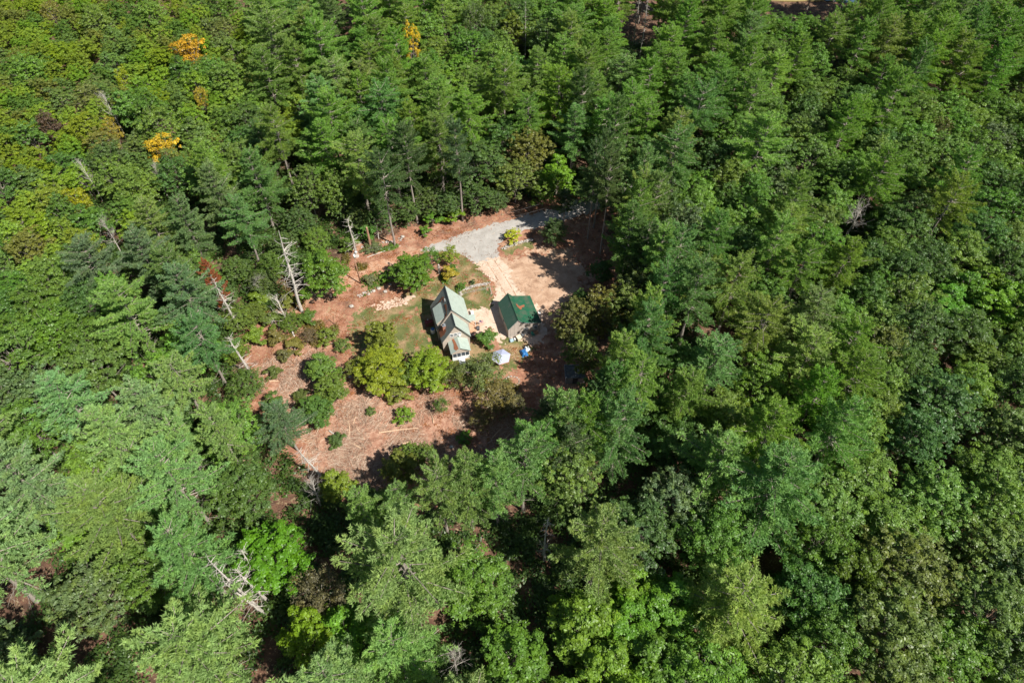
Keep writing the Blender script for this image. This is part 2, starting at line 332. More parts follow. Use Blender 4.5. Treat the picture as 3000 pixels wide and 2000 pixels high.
def make_pine(seed, H=24., R=4.8, zb=.42, dens=1., deadlow=14):
    rs = np.random.RandomState(seed); wood = MB(); wood2 = []
    lean = rs.normal(0, .012, 2)
    ax0 = lambda z: np.array([lean[0]*z+.12*math.sin(z*.3+seed), lean[1]*z+.12*math.cos(z*.27), z])
    zs = np.linspace(-.4, H, 12); wood.tube([ax0(z) for z in zs], [(.30*(1-z/H)+.035)*H/24 for z in zs], 7)
    CC, AA = [], []; z = zb*H; tw = []
    lob = [(rs.uniform(0, 6.28), rs.uniform(.65, 1.3)) for _ in range(4)]
    while z < H-.5:
        t = (z-zb*H)/(H*(1-zb)); nl = rs.randint(5, 8); a0 = rs.uniform(0, 6.28)
        prof = (1-t)**.52*(.62+.38*min(1, t*4+.3))
        for i in range(nl):
            a = a0+6.283*i/nl+rs.normal(0, .25)
            k = np.mean([1+(s-1)*max(0, math.cos(a-b)) for b, s in lob])
            L = max(.7, R*prof*k*rs.uniform(.5, 1.36)*(1.25 if rs.rand() < .13 else 1))
            el = -.05+.85*t**1.6+rs.normal(0, .06); o = ax0(z+rs.uniform(-.15, .15))
            h = np.array([math.cos(a), math.sin(a), 0]); side = np.array([-math.sin(a), math.cos(a), 0])
            P = lambda s: o+h*s*math.cos(el)+np.array([0, 0, 1])*(s*math.sin(el)+.10*s*s/max(L, 1.5)*(1-t))
            ss = np.linspace(0, L, 4); wood.tube([P(s) for s in ss], [.05*(1-.8*s/L)*(.5+L/5)+.008 for s in ss], 3, False)
            s = max(.22*L, .35)
            while s < L:
                for sg in (-1, 1):
                    if rs.rand() > .93*dens+.02: continue
                    ang = rs.uniform(.45, .85); tl = min(.34*(L-s)+.42, 1.55)*rs.uniform(.65, 1.2)
                    d = unit(h*math.cos(ang)+side*sg*math.sin(ang)+np.array([0, 0, rs.uniform(-.02, .18)]))
                    p0 = P(s); n = max(2, int(tl/.25)); q = (np.arange(n)+.8)/n*tl
                    CC.append(p0+q[:, None]*d+rs.normal(0, .05, (n, 3))); AA.append(np.tile(unit(d*.9+np.array([0, 0, .6])), (n, 1)))
                s += rs.uniform(.34, .52)
            n = 4; q = L-.1+np.arange(n)*.16; CC.append(np.array([P(x) for x in q])); AA.append(np.tile(unit(h+np.array([0, 0, .7])), (n, 1)))
        z += rs.uniform(1.15, 1.85)*(1 if t < .7 else .8)
    top = ax0(H); n = 8; CC.append(top+np.column_stack([rs.normal(0, .12, (n, 2)), -np.linspace(0, 1.2, n)])); AA.append(np.tile([0, 0, 1.], (n, 1)))
    V, F, t = needle_tufts(np.concatenate(CC), np.concatenate(AA), rs)
    for i in range(deadlow):
        zz = rs.uniform(.12, zb+.06)*H; a = rs.uniform(0, 6.28); L = rs.uniform(.8, 3.4); o = ax0(zz); el = rs.uniform(-.25, .15)
        d = np.array([math.cos(a)*math.cos(el), math.sin(a)*math.cos(el), math.sin(el)]); e = o+d*L*.6+np.array([0, 0, -.1*L])
        wood.tube([o, e, e+d*L*.4+np.array([0, 0, -.15*L])+rs.normal(0, .15, 3)], [.045, .03, .008], 3, False)
        for j in range(3):
            p = o+d*L*rs.uniform(.4, .9); wood.tube([p, p+d*.4+rs.normal(0, .35, 3)], [.018, .006], 3, False)
    return (np_mesh('pine crown', V, [F], M['needle'], t), wood.mesh('pine trunk', M['bark']))
def make_broad(seed, H=15., R=4.6, zc=.60, flat=.72, nl=15, ncl=13, per=62, leaf=.27, tall=1., sparse=0., cl=.62, stems=1):
    rs = np.random.RandomState(seed); wood = MB(); cen = np.array([0, 0, H*zc]); rv = H*(1-zc)*.98
    C_, N_, T_ = [], [], []; lobes = []
    for i in range(nl):
        u = 1-(i+.5)/nl*1.35; ph = i*2.39996+rs.normal(0, .35); r = math.sqrt(max(0, 1-u*u))
        k = rs.uniform(.66, 1.18)
        lr = R*rs.uniform(.22, .40)
        d = np.array([math.cos(ph)*r*(R-lr*.8), math.sin(ph)*r*(R-lr*.8), u*(rv-lr*.7)])*k
        lobes.append((cen+d, lr))
    zt = H*zc*.55
    for si in range(stems):
        off = rs.normal(0, .25, 2)*(stems > 1)
        wood.tube([(off[0], off[1], -.4), (off[0]*2, off[1]*2, zt*.5), (off[0]*3+rs.normal(0, .2), off[1]*3+rs.normal(0, .2), zt), tuple(cen+np.array([off[0]*4, off[1]*4, 0]))], [.20*H/15+.02, .17*H/15, .13*H/15, .06], 6)
    for p, lr in lobes:
        base = np.array([0, 0, rs.uniform(zt*.8, H*zc)]); mid = (base+p)/2+rs.normal(0, .25, 3)
        wood.tube([base, mid, p], [.07, .045, .02], 4, False)
        for j in range(3): q = p+unit(rs.normal(size=3))*lr*.8; wood.tube([mid*.4+p*.6, q], [.02, .008], 3, False)
        n = int(ncl*(lr/(R*.33))**2)+3
        dd = unit(rs.normal(size=(n, 3))); dd[:, 2] = np.abs(dd[:, 2])*.9-.25; dd = unit(dd)
        cc = p+dd*lr*rs.uniform(.35, 1.35, (n, 1))*np.array([1, 1, flat]); rr_ = cl*rs.uniform(.55, 1.35, n)*.85
        keep = rs.rand(n) > sparse
        for c, d, r_ in zip(cc[keep], dd[keep], rr_[keep]):
            m_ = int(per*(r_/cl)**2); e = unit(rs.normal(size=(m_, 3))); e[:, 2] = np.abs(e[:, 2])*1.0-.35
            C_.append(c+e*r_*rs.uniform(.5, 1.08, (m_, 1))*np.array([1, 1, .62]))
            N_.append(unit(unit(e)*.45+d*.25+np.array([0, 0, .65])+rs.normal(size=(m_, 3))*.38)); T_.append(np.full(m_, rs.rand()*.4))
    c = np.concatenate(C_); V, F = leaf_quads(c, np.concatenate(N_), rs, leaf)
    t = np.repeat(np.concatenate(T_)+rs.rand(len(c))*.6, 4)
    V[:, :2] *= 1; return (np_mesh('leafy crown', V, [F], M['leaf'], t), wood.mesh('tree trunk', M['bark']))
def make_dead(seed, H=22., nb=46, blen=2.6, lean=(0, 0), fine=3, up=0.1, r0=.26, fork=False):
    rs = np.random.RandomState(seed); tr = MB(); br = tr
    ax = lambda z: np.array([lean[0]*z/H+.1*math.sin(z*.5+seed), lean[1]*z/H+.1*math.cos(z*.4), z])
    zs = np.linspace(-.3, H, 9); tr.tube([ax(z) for z in zs], [r0*(1-z/H)**.8+.03 for z in zs], 7)
    for i in range(nb):
        t = rs.uniform(.22, 1) if not fork else rs.uniform(.35, 1); z = t*H*.98; a = rs.uniform(0, 6.28)
        L = blen*(1-.55*t)*rs.uniform(.35, 1.25); el = rs.normal(up, .2)+(.7*t if fork else 0)
        d = np.array([math.cos(a)*math.cos(el), math.sin(a)*math.cos(el), math.sin(el)]); o = ax(z)
        m1 = o+d*L*.5+rs.normal(0, .06, 3)*L; e = m1+d*L*.5+rs.normal(0, .1, 3)*L+np.array([0, 0, -.08*L*(not fork)])
        br.tube([o, m1, e], [.05, .034, .010], 3, False)
        for j in range(fine):
            p = m1+(e-m1)*rs.uniform(-.3, .9); q = p+(unit(d+rs.normal(0, .55, 3)))*L*rs.uniform(.2, .45); br.tube([p, q], [.02, .007], 3, False)
            if fork:
                for _ in range(2): br.tube([q, q+unit(q-p+rs.normal(0, .4, 3)*L*.3)*L*.3], [.010, .005], 3, False)
    return None, tr.mesh('dead trunk and limbs', M['dead'])
PINES = [make_pine(101+i, 24, [5.6, 6.4, 5.2, 5.6, 6.0, 6.2, 5.6, 6.8][i], [.36, .50, .34, .54, .38, .36, .52, .38][i], [1, 1, .95, 1, .9, 1, 1, .95][i]) for i in range(8)]
BR = {}   # families of broadleaf crowns
BR['D'] = [make_broad(201+i, 15, [5.4, 5.9, 5.0, 5.7][i], .54, .75, 34+i*3, 11, 46, .26) for i in range(4)]
BR['K'] = [make_broad(301+i, 16, [6.0, 5.5, 6.4][i], .52, .8, 42+i*3, 11, 40, .29, cl=.55) for i in range(3)]
BR['O'] = [make_broad(401+i, 12, [4.0, 4.5, 4.2, 3.8][i], .52, .9, 24+i*2, 11, 50, .23, cl=.5) for i in range(4)]
BR['M'] = [make_broad(501+i, 12, [4.2, 3.8][i], .5, .7, 28, 11, 52, .27, cl=.55) for i in range(2)]
BR['S'] = [make_broad(601+i, 9, 3.8, .52, .9, 20, 9, 34, .24, sparse=.2, stems=2) for i in range(2)]
BR['B'] = [make_broad(701+i, 3, [1.5, 1.8, 1.3][i], .42, .8, 9, 7, 50, .17, cl=.32, stems=3) for i in range(3)]
DEADS = [make_dead(801, 22, 60, 3.4), make_dead(802, 18, 46, 2.8), make_dead(803, 14, 40, 2.4), make_dead(804, 13, 34, 4.6, up=.35, fork=True, fine=5, r0=.2)]
TREES = []
COLS = {   # leaf base colours
 'P': [((.185, .305, .055), 'green'), ((.23, .355, .09), 'pale green'), ((.135, .25, .07), 'deep green'), ((.18, .305, .10), 'blue-green'), ((.20, .31, .075), 'yellowish green')],
 'D': [((.105, .205, .035), 'mid green'), ((.14, .25, .045), 'fresh green'), ((.085, .165, .04), 'dark green'), ((.14, .235, .045), 'olive green')],
 'K': [((.08, .155, .045), 'dark green'), ((.115, .18, .075), 'grey-green'), ((.13, .20, .05), 'olive green'), ((.15, .24, .06), 'light green')],
 'O': [((.18, .265, .025), 'olive yellow'), ((.145, .265, .03), 'leaf green'), ((.185, .26, .035), 'golden olive'), ((.10, .19, .04), 'dark green'), ((.165, .20, .05), 'brownish olive'), ((.20, .305, .045), 'yellow-green'), ((.13, .215, .06), 'grey-green')],
 'M': [((.14, .27, .03), 'bright green'), ((.11, .23, .03), 'vivid green')]}
COLS['S'] = COLS['D']; COLS['B'] = COLS['M']+COLS['D']
def tree(kind, x, y, H, R=None, col=None, rz=None, idx=None, label=None, cat=None, name=None, group=None, lean=None):
    fam = PINES if kind == 'P' else DEADS if kind == 'X' else BR[kind]
    i = random.randrange(len(fam)) if idx is None else idx; crown, trunk = fam[i]
    if kind == 'X': h0, r0 = [22, 18, 14, 13][i], None
    else:
        h0 = {'P': 24, 'D': 15, 'K': 16, 'O': 12, 'M': 12, 'S': 9, 'B': 3}[kind]
        r0 = {'P': 6.2, 'D': 5.4, 'K': 6.0, 'O': 4.2, 'M': 4.1, 'S': 3.9, 'B': 1.6}[kind]
    sz = H/h0; sx = sz if not (R and r0) else R/r0
    nm = name or {'P': 'pine_tree', 'K': 'oak_tree', 'M': 'maple_tree', 'X': 'dead_tree', 'B': 'shrub'}.get(kind, 'broadleaf_tree')
    o = empty(nm, x, y, float(relief(np.array([x]), np.array([y]))[0]) if X0 < x < X1 and Y0 < y < Y1 else 0, random.uniform(0, 6.28) if rz is None else rz)
    o.scale = (sx, sx, sz)
    if lean: o.rotation_euler.x, o.rotation_euler.y = lean
    c = link(bpy.data.objects.new('crown', crown), o) if crown else None
    t = bpy.data.objects.new('trunk', trunk); link(t, o)
    cn = ''
    if kind != 'X':
        if col is None: col, cn = random.choice(COLS[kind])
        jit = [random.uniform(.9, 1.1) for _ in range(3)]; c.color = (col[0]*jit[0], col[1]*jit[1], col[2]*jit[2], 1)
    cc = cat or {'P': 'pine tree', 'K': 'oak tree', 'M': 'maple tree', 'X': 'dead tree', 'B': 'shrub'}.get(kind, 'broadleaf tree')
    props(o, label, cc, group)
    TREES.append(dict(o=o, kind=kind, x=x, y=y, H=H, R=R or r0 and r0*sz or 1.5, col=cn, label=label, cat=cc))
    return o
def at(px, py, H, zc=.6): return G(px, py, H*zc)

# --- trees round the clearing, one by one (crown centre in the photograph)
YG = (.135, .190, .022); OL = (.10, .125, .035)
hand = [
 ('M', 950, 805, 13, 5.2, (0.111, 0.221, 0.026), 'tall leafy maple with rounded crown beside the utility pole, left of the yard'),
 ('M', 1205, 798, 8, 4.5, (0.111, 0.189, 0.029), 'round green tree standing between the house and the dirt track'),
 ('S', 1262, 752, 5.5, 2.4, (0.104, 0.208, 0.036), 'small ragged tree just right of the round tree by the road'),
 ('S', 1318, 748, 5.5, 2.5, (0.195, 0.260, 0.036), 'small yellow-green tree at the lawn corner below the road'),
 ('B', 1316, 800, 3.2, 2.2, (0.312, 0.312, 0.036), 'yellow shrub beside the bare stump at the lawn corner'),
 ('B', 1503, 691, 2.8, 2.0, (0.390, 0.416, 0.036), 'round yellow shrub above the stone wall at the driveway mouth'),
 ('B', 1425, 990, 3.2, 2.5, (0.098, 0.182, 0.036), 'green bush between the house porch and the green garage'),
 ('B', 1386, 982, 1.4, 1.0, (0.046, 0.029, 0.034), 'low dark purple shrub against the right wall of the house'),
 ('M', 1118, 1078, 9, 5.4, (0.208, 0.234, 0.026), 'big yellow-green tree on the left of the three trees below the house'),
 ('M', 1120, 990, 9.5, 3.2, (0.169, 0.221, 0.034), 'narrow olive tree behind the big yellow-green tree below the house'),
 ('M', 1258, 1082, 9, 4.7, (0.169, 0.273, 0.022), 'brightest green tree directly below the house porch'),
 ('S', 1412, 1092, 9, 4.7, (0.143, 0.182, 0.054), 'thin olive tree left of the white hexagonal canopy'),
 ('S', 1450, 1165, 7, 4.2, (0.169, 0.143, 0.054), 'sparse brownish tree at the shaded edge below the canopy'),
 ('M', 942, 1078, 7, 3.3, (0.130, 0.215, 0.042), 'upper of three slim trees standing in the cleared slash on the left'),
 ('M', 972, 1140, 7, 3.1, (0.117, 0.195, 0.034), 'middle of three slim trees standing in the cleared slash on the left'),
 ('M', 928, 1206, 7, 3.4, (0.091, 0.169, 0.036), 'lower and darkest of three slim trees in the cleared slash'),
 ('B', 1185, 1216, 2.6, 1.9, (0.156, 0.247, 0.026), 'lone bright bush in the middle of the slash clearing'),
 ('B', 958, 985, 3.2, 2.2, (0.156, 0.208, 0.036), 'loose bush at the left corner of the lawn beside a bent post'),
 ('S', 905, 985, 3.4, 2.0, (0.156, 0.117, 0.060), 'low brown-leaved bush in the slash left of the lawn'),
 ('B', 862, 1010, 2.4, 2.4, (0.208, 0.195, 0.048), 'low yellowish bush at the upper left of the slash clearing'),
 ('B', 1359, 1280, 1.6, 1.5, (0.104, 0.208, 0.024), 'tiny bright bush in the shade of the lower clearing'),
 ('S', 1292, 1186, 4.5, 1.6, (0.104, 0.182, 0.036), 'thin sapling under the bright green tree'),
 ('M', 1175, 1372, 8, 3.2, (0.143, 0.195, 0.036), 'olive tree at the bottom edge of the clearing'),
 ('O', 1250, 1335, 7, 2.0, (0.130, 0.195, 0.036), 'slim olive sapling right of the olive tree at the clearing bottom'),
 ('O', 1205, 1322, 6, 1.7, (0.130, 0.202, 0.036), 'slim sapling between two olive trees at the clearing bottom'),
 ('M', 985, 1425, 9, 3.0, (0.182, 0.247, 0.030), 'yellow-green tree at the lower left corner of the clearing'),
 ('M', 1100, 1478, 9, 2.8, (0.104, 0.195, 0.036), 'small dark green tree wedged between pines below the clearing'),
 ('K', 1690, 960, 15, 4.8, (0.137, 0.150, 0.043), 'brown-tinged oak right of the green garage'),
 ('K', 1762, 925, 17, 4.6, (0.150, 0.156, 0.042), 'olive oak behind the brown-tinged oak by the garage'),
 ('K', 1850, 930, 17, 4.8, (0.111, 0.163, 0.043), 'broad green oak, right-hand one of three beside the garage'),
 ('K', 1705, 1040, 14, 3.8, (0.117, 0.163, 0.043), 'lower oak overhanging the dark shed'),
 ('S', 1815, 1095, 15, 4.8, (0.111, 0.163, 0.070), 'tall grey-green fine-leaved tree below right of the dark shed'),
 ('P', 1600, 1235, 15, 3.6, (0.120, 0.202, 0.102), 'short pale pine standing forward at the right edge of the slash'),
 ('P', 1745, 1180, 22, 4.4, (0.114, 0.195, 0.094), 'tall pine behind the short pale pine by the slash'),
 ('P', 1655, 1350, 22, 4.6, (0.111, 0.189, 0.090), 'full pine below the shaded right end of the slash'),
 ('P', 838, 1250, 15, 4.4, (0.130, 0.208, 0.102), 'soft pale pine at the left edge of the slash clearing'),
 ('K', 1548, 452, 15, 6.0, (0.150, 0.163, 0.043), 'large brownish oak in the pines above the road'),
 ('K', 1510, 530, 12, 5.0, (0.137, 0.176, 0.043), 'lower olive oak hanging over the road shoulder'),
 ('M', 1632, 520, 12, 4.6, (0.143, 0.260, 0.026), 'bright green maple above the shaded bend of the road'),
 ('M', 1590, 565, 8, 3.2, (0.124, 0.208, 0.031), 'low green maple at the road bend below the bright maple'),
 ('B', 1266, 634, 4.5, 2.6, (0.117, 0.221, 0.026), 'bright bush at the foot of the bare pine trunks, left one'),
 ('B', 1328, 628, 4.5, 2.6, (0.156, 0.247, 0.026), 'bright bush at the foot of the bare pine trunks, right one'),
 ('B', 1245, 675, 2.6, 1.6, (0.117, 0.221, 0.026), 'small bush on the red bank above the road'),
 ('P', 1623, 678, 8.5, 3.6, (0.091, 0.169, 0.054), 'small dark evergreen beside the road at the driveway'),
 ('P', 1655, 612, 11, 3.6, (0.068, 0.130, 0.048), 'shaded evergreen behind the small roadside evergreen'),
 ('K', 905, 560, 16, 5.0, (0.111, 0.182, 0.041), 'tall green broadleaf with pale stems left of the bare pine trunks'),
 ('K', 985, 570, 15, 4.4, (0.111, 0.189, 0.038), 'leafy tree with forked pale trunk above the dirt track'),
 ('B', 1080, 680, 4.5, 2.6, (0.091, 0.182, 0.030), 'dark bush behind the broken trunk beside the dirt track'),
 ('B', 1020, 715, 3.5, 2.4, (0.117, 0.208, 0.036), 'leafy bush left of the half-dead roadside pine'),
 ('D', 925, 705, 6, 3.0, (0.137, 0.215, 0.036), 'light green young tree behind the utility pole'),
 ('B', 1090, 725, 1.6, 2.2, (0.130, 0.169, 0.060), 'grey-green ground bush beside the fallen pale log'),
 ('B', 1135, 808, 2.2, 1.8, (0.130, 0.247, 0.030), 'bright bush left of the round tree by the track'),
 ('B', 1085, 818, 1.8, 1.6, (0.182, 0.182, 0.084), 'dry bush between the track and the boulders'),
 ('B', 1352, 838, 1.7, 1.2, (0.104, 0.221, 0.036), 'garden bush on the stone edging above the house'),
 ('B', 1385, 826, 1.3, .7, (0.065, 0.130, 0.036), 'small dark garden bush beside the stone edging'),
 ('B', 760, 880, 4, 2.8, (0.143, 0.208, 0.030), 'green shrub in the dead timber thicket, upper left'),
 ('B', 800, 935, 3.5, 2.8, (0.124, 0.182, 0.036), 'green shrub in the dead timber thicket, middle'),
 ('B', 845, 880, 4, 2.6, (0.169, 0.195, 0.036), 'olive shrub under the bleached snag'),
 ('B', 745, 985, 4, 2.6, (0.156, 0.221, 0.030), 'yellow-green shrub at the left edge of the slash'),
 ('D', 720, 1125, 7, 3.2, (0.085, 0.143, 0.036), 'dark round tree at the left edge of the slash clearing'),
 ('B', 800, 1180, 4, 2.4, (0.104, 0.169, 0.036), 'dark bush between the round tree and the pale pine'),
 ('D', 800, 780, 8, 3.0, (0.111, 0.182, 0.036), 'green tree left of the bleached snag'),
 ('P', 650, 600, 23, 6.0, (.15, .26, .09), 'broad pine left of the snag, upper left one of the left cluster'),
 ('P', 765, 560, 23, 5.6, (.13, .24, .08), 'broad pine right in the left cluster above the tallest snag'),
 ('P', 725, 680, 20, 5.0, (.15, .26, .09), 'lower pine of the left cluster just left of the tallest snag'),
 ('P', 560, 690, 23, 5.4, (.14, .25, .10), 'pine left of the rust-red dying pine'),
 ('P', 440, 790, 22, 5.6, (.14, .25, .11), 'blue-green pine further left of the dying pine'),
 ('P', 560, 900, 22, 6.2, (.15, .25, .12), 'large pine below the rust-red dying pine'),
 ('P', 300, 810, 22, 5.6, (.14, .24, .11), 'leftmost pine of the row level with the dying pine'),
 ('P', 610, 1030, 20, 5.2, (.14, .25, .10), 'pine beside the grey leaning snag at the left end of the slash'),
 ('D', 700, 930, 5.5, 3.0, (.13, .20, .04), 'low bright tree between the large pine and the thicket'),
 ('D', 690, 1030, 5, 2.8, (.12, .19, .03), 'low bright tree beside the grey leaning snag'),
 ('D', 770, 830, 6, 3.2, (.09, .15, .04), 'dark leafy thicket tree left of the tallest snag foot'),
 ('D', 745, 920, 5, 2.8, (.12, .16, .04), 'olive thicket tree in the middle of the dead timber'),
 ('D', 850, 945, 4, 2.4, (.10, .17, .03), 'leafy bush at the tallest snag foot'),
 ('B', 810, 990, 3, 2.4, (.16, .15, .05), 'yellowish dry bush at the top of the slash'),
 ('B', 900, 930, 3, 2.2, (.10, .17, .03), 'green bush between the tallest snag and the lawn'),
 ('P', 1885, 760, 24, 5.0, (.10, .18, .07), 'tall pine right of the dark shaded strip beside the yard'),
 ('K', 1880, 850, 19, 5.6, (.11, .15, .05), 'tall oak behind the garage oaks at the shaded strip'),
 ('K', 1850, 700, 17, 4.6, (.09, .15, .05), 'oak behind the tallest bare-trunk pine'),
 ('D', 1800, 500, 18, 5.0, (.11, .19, .05), 'green tree right of the bare-trunk pines near the road bend'),
 ('P', 1790, 420, 26, 5.2, (.12, .21, .07), 'pine beyond the hidden part of the road'),
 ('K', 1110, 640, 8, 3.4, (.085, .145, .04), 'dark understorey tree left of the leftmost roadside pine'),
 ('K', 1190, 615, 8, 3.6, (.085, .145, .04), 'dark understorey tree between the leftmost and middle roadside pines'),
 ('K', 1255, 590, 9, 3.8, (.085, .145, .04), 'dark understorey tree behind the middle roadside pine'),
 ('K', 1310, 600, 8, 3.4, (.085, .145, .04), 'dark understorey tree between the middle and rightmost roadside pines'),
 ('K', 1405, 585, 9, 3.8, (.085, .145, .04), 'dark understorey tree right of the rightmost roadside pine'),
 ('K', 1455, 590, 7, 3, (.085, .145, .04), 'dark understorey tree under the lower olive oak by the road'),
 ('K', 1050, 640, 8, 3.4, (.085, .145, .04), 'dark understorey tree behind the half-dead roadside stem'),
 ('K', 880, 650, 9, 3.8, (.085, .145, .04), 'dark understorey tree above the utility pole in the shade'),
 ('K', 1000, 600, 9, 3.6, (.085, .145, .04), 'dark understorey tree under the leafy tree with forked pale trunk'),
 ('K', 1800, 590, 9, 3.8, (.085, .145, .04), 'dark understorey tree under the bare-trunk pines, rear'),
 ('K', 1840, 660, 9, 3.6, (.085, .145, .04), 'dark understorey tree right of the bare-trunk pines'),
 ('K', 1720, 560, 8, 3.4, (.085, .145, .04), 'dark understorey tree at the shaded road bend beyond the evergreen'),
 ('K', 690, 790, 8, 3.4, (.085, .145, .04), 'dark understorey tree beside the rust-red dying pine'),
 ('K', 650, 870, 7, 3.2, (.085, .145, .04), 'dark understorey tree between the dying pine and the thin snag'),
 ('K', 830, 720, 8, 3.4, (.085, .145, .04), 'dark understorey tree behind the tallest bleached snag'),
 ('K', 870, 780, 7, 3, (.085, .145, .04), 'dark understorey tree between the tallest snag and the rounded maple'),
 ('P', 1965, 800, 27, 6.0, (.16, .27, .09), 'tall pale pine right of the shaded strip, upper'),
 ('P', 2020, 905, 27, 6.2, (.15, .26, .09), 'tall pale pine right of the garage oaks, lower'),
 ('P', 1925, 900, 25, 5.0, (.14, .25, .08), 'pine wedged between the broad oak and the tall pale pine'),
 ('P', 1880, 1020, 25, 5.2, (.15, .26, .10), 'pine behind the grey-green tree below the dark shed'),
 ('S', 1195, 1095, 7, 2.8, (0.15, 0.21, 0.04), 'loose olive tree filling the gap between the two yellow-green trees'),
 ('S', 1050, 1085, 6, 2.8, (0.17, 0.2, 0.04), 'ragged yellowish tree at the left side of the big yellow-green tree'),
 ('S', 1335, 1105, 7, 2.8, (0.13, 0.18, 0.045), 'loose green tree between the brightest tree and the thin olive tree'),
 ('B', 1165, 1150, 3, 2.4, (0.17, 0.2, 0.04), 'low yellowish bush under the big yellow-green tree'),
 ('S', 1500, 1185, 5, 2.6, (0.12, 0.11, 0.05), 'brownish brush at the dark edge beside the fire pit'),
 ('B', 835, 1040, 2.4, 2, (0.13, 0.14, 0.05), 'brush heap bush in the upper slash'),
 ('B', 800, 1090, 2.2, 1.8, (0.11, 0.15, 0.04), 'low green bush at the far left of the slash'),
 ('B', 1000, 1010, 2.2, 1.8, (0.13, 0.17, 0.04), 'bush below the lawn corner posts'),
 ('B', 1085, 1205, 1.2, 1, (0.12, 0.16, 0.04), 'tiny sprout in the upper middle of the slash'),
 ('B', 985, 1290, 2.4, 1.8, (0.1, 0.15, 0.04), 'bush at the lower left of the slash beside the pale pine'),
 ('B', 880, 1160, 2.4, 1.9, (0.11, 0.15, 0.04), 'small bush left of the lower slim tree'),
 ('S', 1410, 1230, 4, 2.2, (0.12, 0.12, 0.05), 'thin brownish sapling at the shadow edge of the slash'),
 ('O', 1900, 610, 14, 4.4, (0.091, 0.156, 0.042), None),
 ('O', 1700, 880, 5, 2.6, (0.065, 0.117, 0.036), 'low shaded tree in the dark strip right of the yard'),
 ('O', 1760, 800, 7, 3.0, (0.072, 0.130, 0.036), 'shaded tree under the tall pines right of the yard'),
]
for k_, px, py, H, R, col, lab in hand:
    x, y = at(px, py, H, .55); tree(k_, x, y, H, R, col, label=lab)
# pines with visible trunks (base in the photograph)
for px, py, H, R, i, lab in [(1157, 719, 27, 5.2, 3, 'tall roadside pine with bare lower trunk and long dead branches, leftmost of three'),
    (1222, 653, 27, 5.0, 1, 'middle of the three roadside pines with bare lower trunks'), (1358, 648, 28, 5.2, 6, 'rightmost of the three roadside pines with bare lower trunks'),
    (1759, 742, 29, 4.6, 3, 'tallest pine right of the yard with long bare trunk'), (1722, 700, 27, 4.0, 1, 'slim pine behind the tallest bare-trunk pine'),
    (1738, 668, 27, 4.2, 6, 'rear bare-trunk pine near the hidden road'), (1686, 470, 27, 4.6, 3, 'pine with bare grey trunk above the road bend')]:
    x, y = G(px, py); tree('P', x, y, H, R, (0.104, 0.176, 0.066), idx=i, label=lab)
# dead trees: base, lean found from the photographed top
def snag(bx, by, tx, ty, H, i, lab, r=1, sc=1.):
    x, y = G(bx, by); X, Y = G(tx, ty, H); o = tree('X', x, y, H, idx=i, rz=0, label=lab, name='dead_tree', cat='dead tree')
    o.rotation_euler = (-math.atan2(Y-y, H), math.atan2(X-x, H), 0); o.scale = (sc, sc, H/[22, 18, 14, 13][i]); return o
snag(885, 915, 815, 675, 23, 0, 'tallest bleached snag with many bristling branches left of the yard', sc=1.25)
snag(740, 1105, 668, 985, 13, 2, 'grey snag leaning over the left end of the slash clearing', sc=1.1)
snag(700, 962, 622, 815, 16, 1, 'thin leaning snag under the rust-topped pine')
snag(862, 985, 790, 838, 9, 3, 'wispy bare tree with pale curving limbs left of the lawn', sc=.8)
snag(735, 850, 770, 790, 12, 3, 'small pale twiggy dead tree behind the thin leaning snag', sc=.6)
snag(783, 1720, 706, 1609, 15, 2, 'shortest of the bare trunks at the lower left, rightmost')
snag(770, 1792, 608, 1639, 23, 1, 'longest bare trunk at the lower left, with two parallel trunks beside it')
snag(787, 1763, 689, 1665, 16, 2, 'middle bare trunk at the lower left')
snag(778, 1797, 655, 1707, 18, 1, 'lowest bare trunk at the lower left, below the longest one')
snag(940, 1486, 914, 1405, 10, 3, 'twisted silver snag at the lower left tip of the clearing', sc=.7)
snag(946, 1400, 872, 1318, 12, 1, 'bleached leaning stem at the lower left edge of the clearing')
snag(1044, 745, 1018, 640, 12, 2, 'half-dead roadside pine stem with drooping pale branches')
snag(2480, 690, 2530, 590, 17, 3, 'large grey leafless tree alone among green trees on the right', sc=1.25)
snag(1110, 700, 1098, 640, 6, 2, 'slim leaning dead stem behind the broken trunk', sc=.5)
x, y = at(613, 800, 17, .8); tree('P', x, y, 17, 2.4, (0.338, 0.111, 0.054), idx=5, label='dying pine with rust-red needles above the thin leaning snag', cat='pine tree')

for x, y, H in [(25, 110, 27), (23.5, 102, 27), (28, 96, 27), (22.5, 89, 23), (31, 104, 26), (24.5, 81, 26), (19, 73, 24), (16.5, 66, 25), (21.5, 66.5, 26), (12.5, 59, 25), (17.5, 58.5, 26), (9, 54, 24), (4, 55.5, 22), (33, 118, 27), (30, 113, 26), (36.5, 110, 27), (28.5, 121, 27), (27, 115.5, 25)]:  # tall trees added to shade the yard and the right of the clearing
    tree('P' if (int(x)+H) % 3 else 'K', x, y, H if (int(x)+H) % 3 else H*.8, 5.3); TREES[-1]['col'] = 'tall'
for t_ in TREES:
    if t_['kind'] == 'P': t_['o'].rotation_euler.x = random.uniform(-.03, .03); t_['o'].rotation_euler.y = random.uniform(-.03, .03)

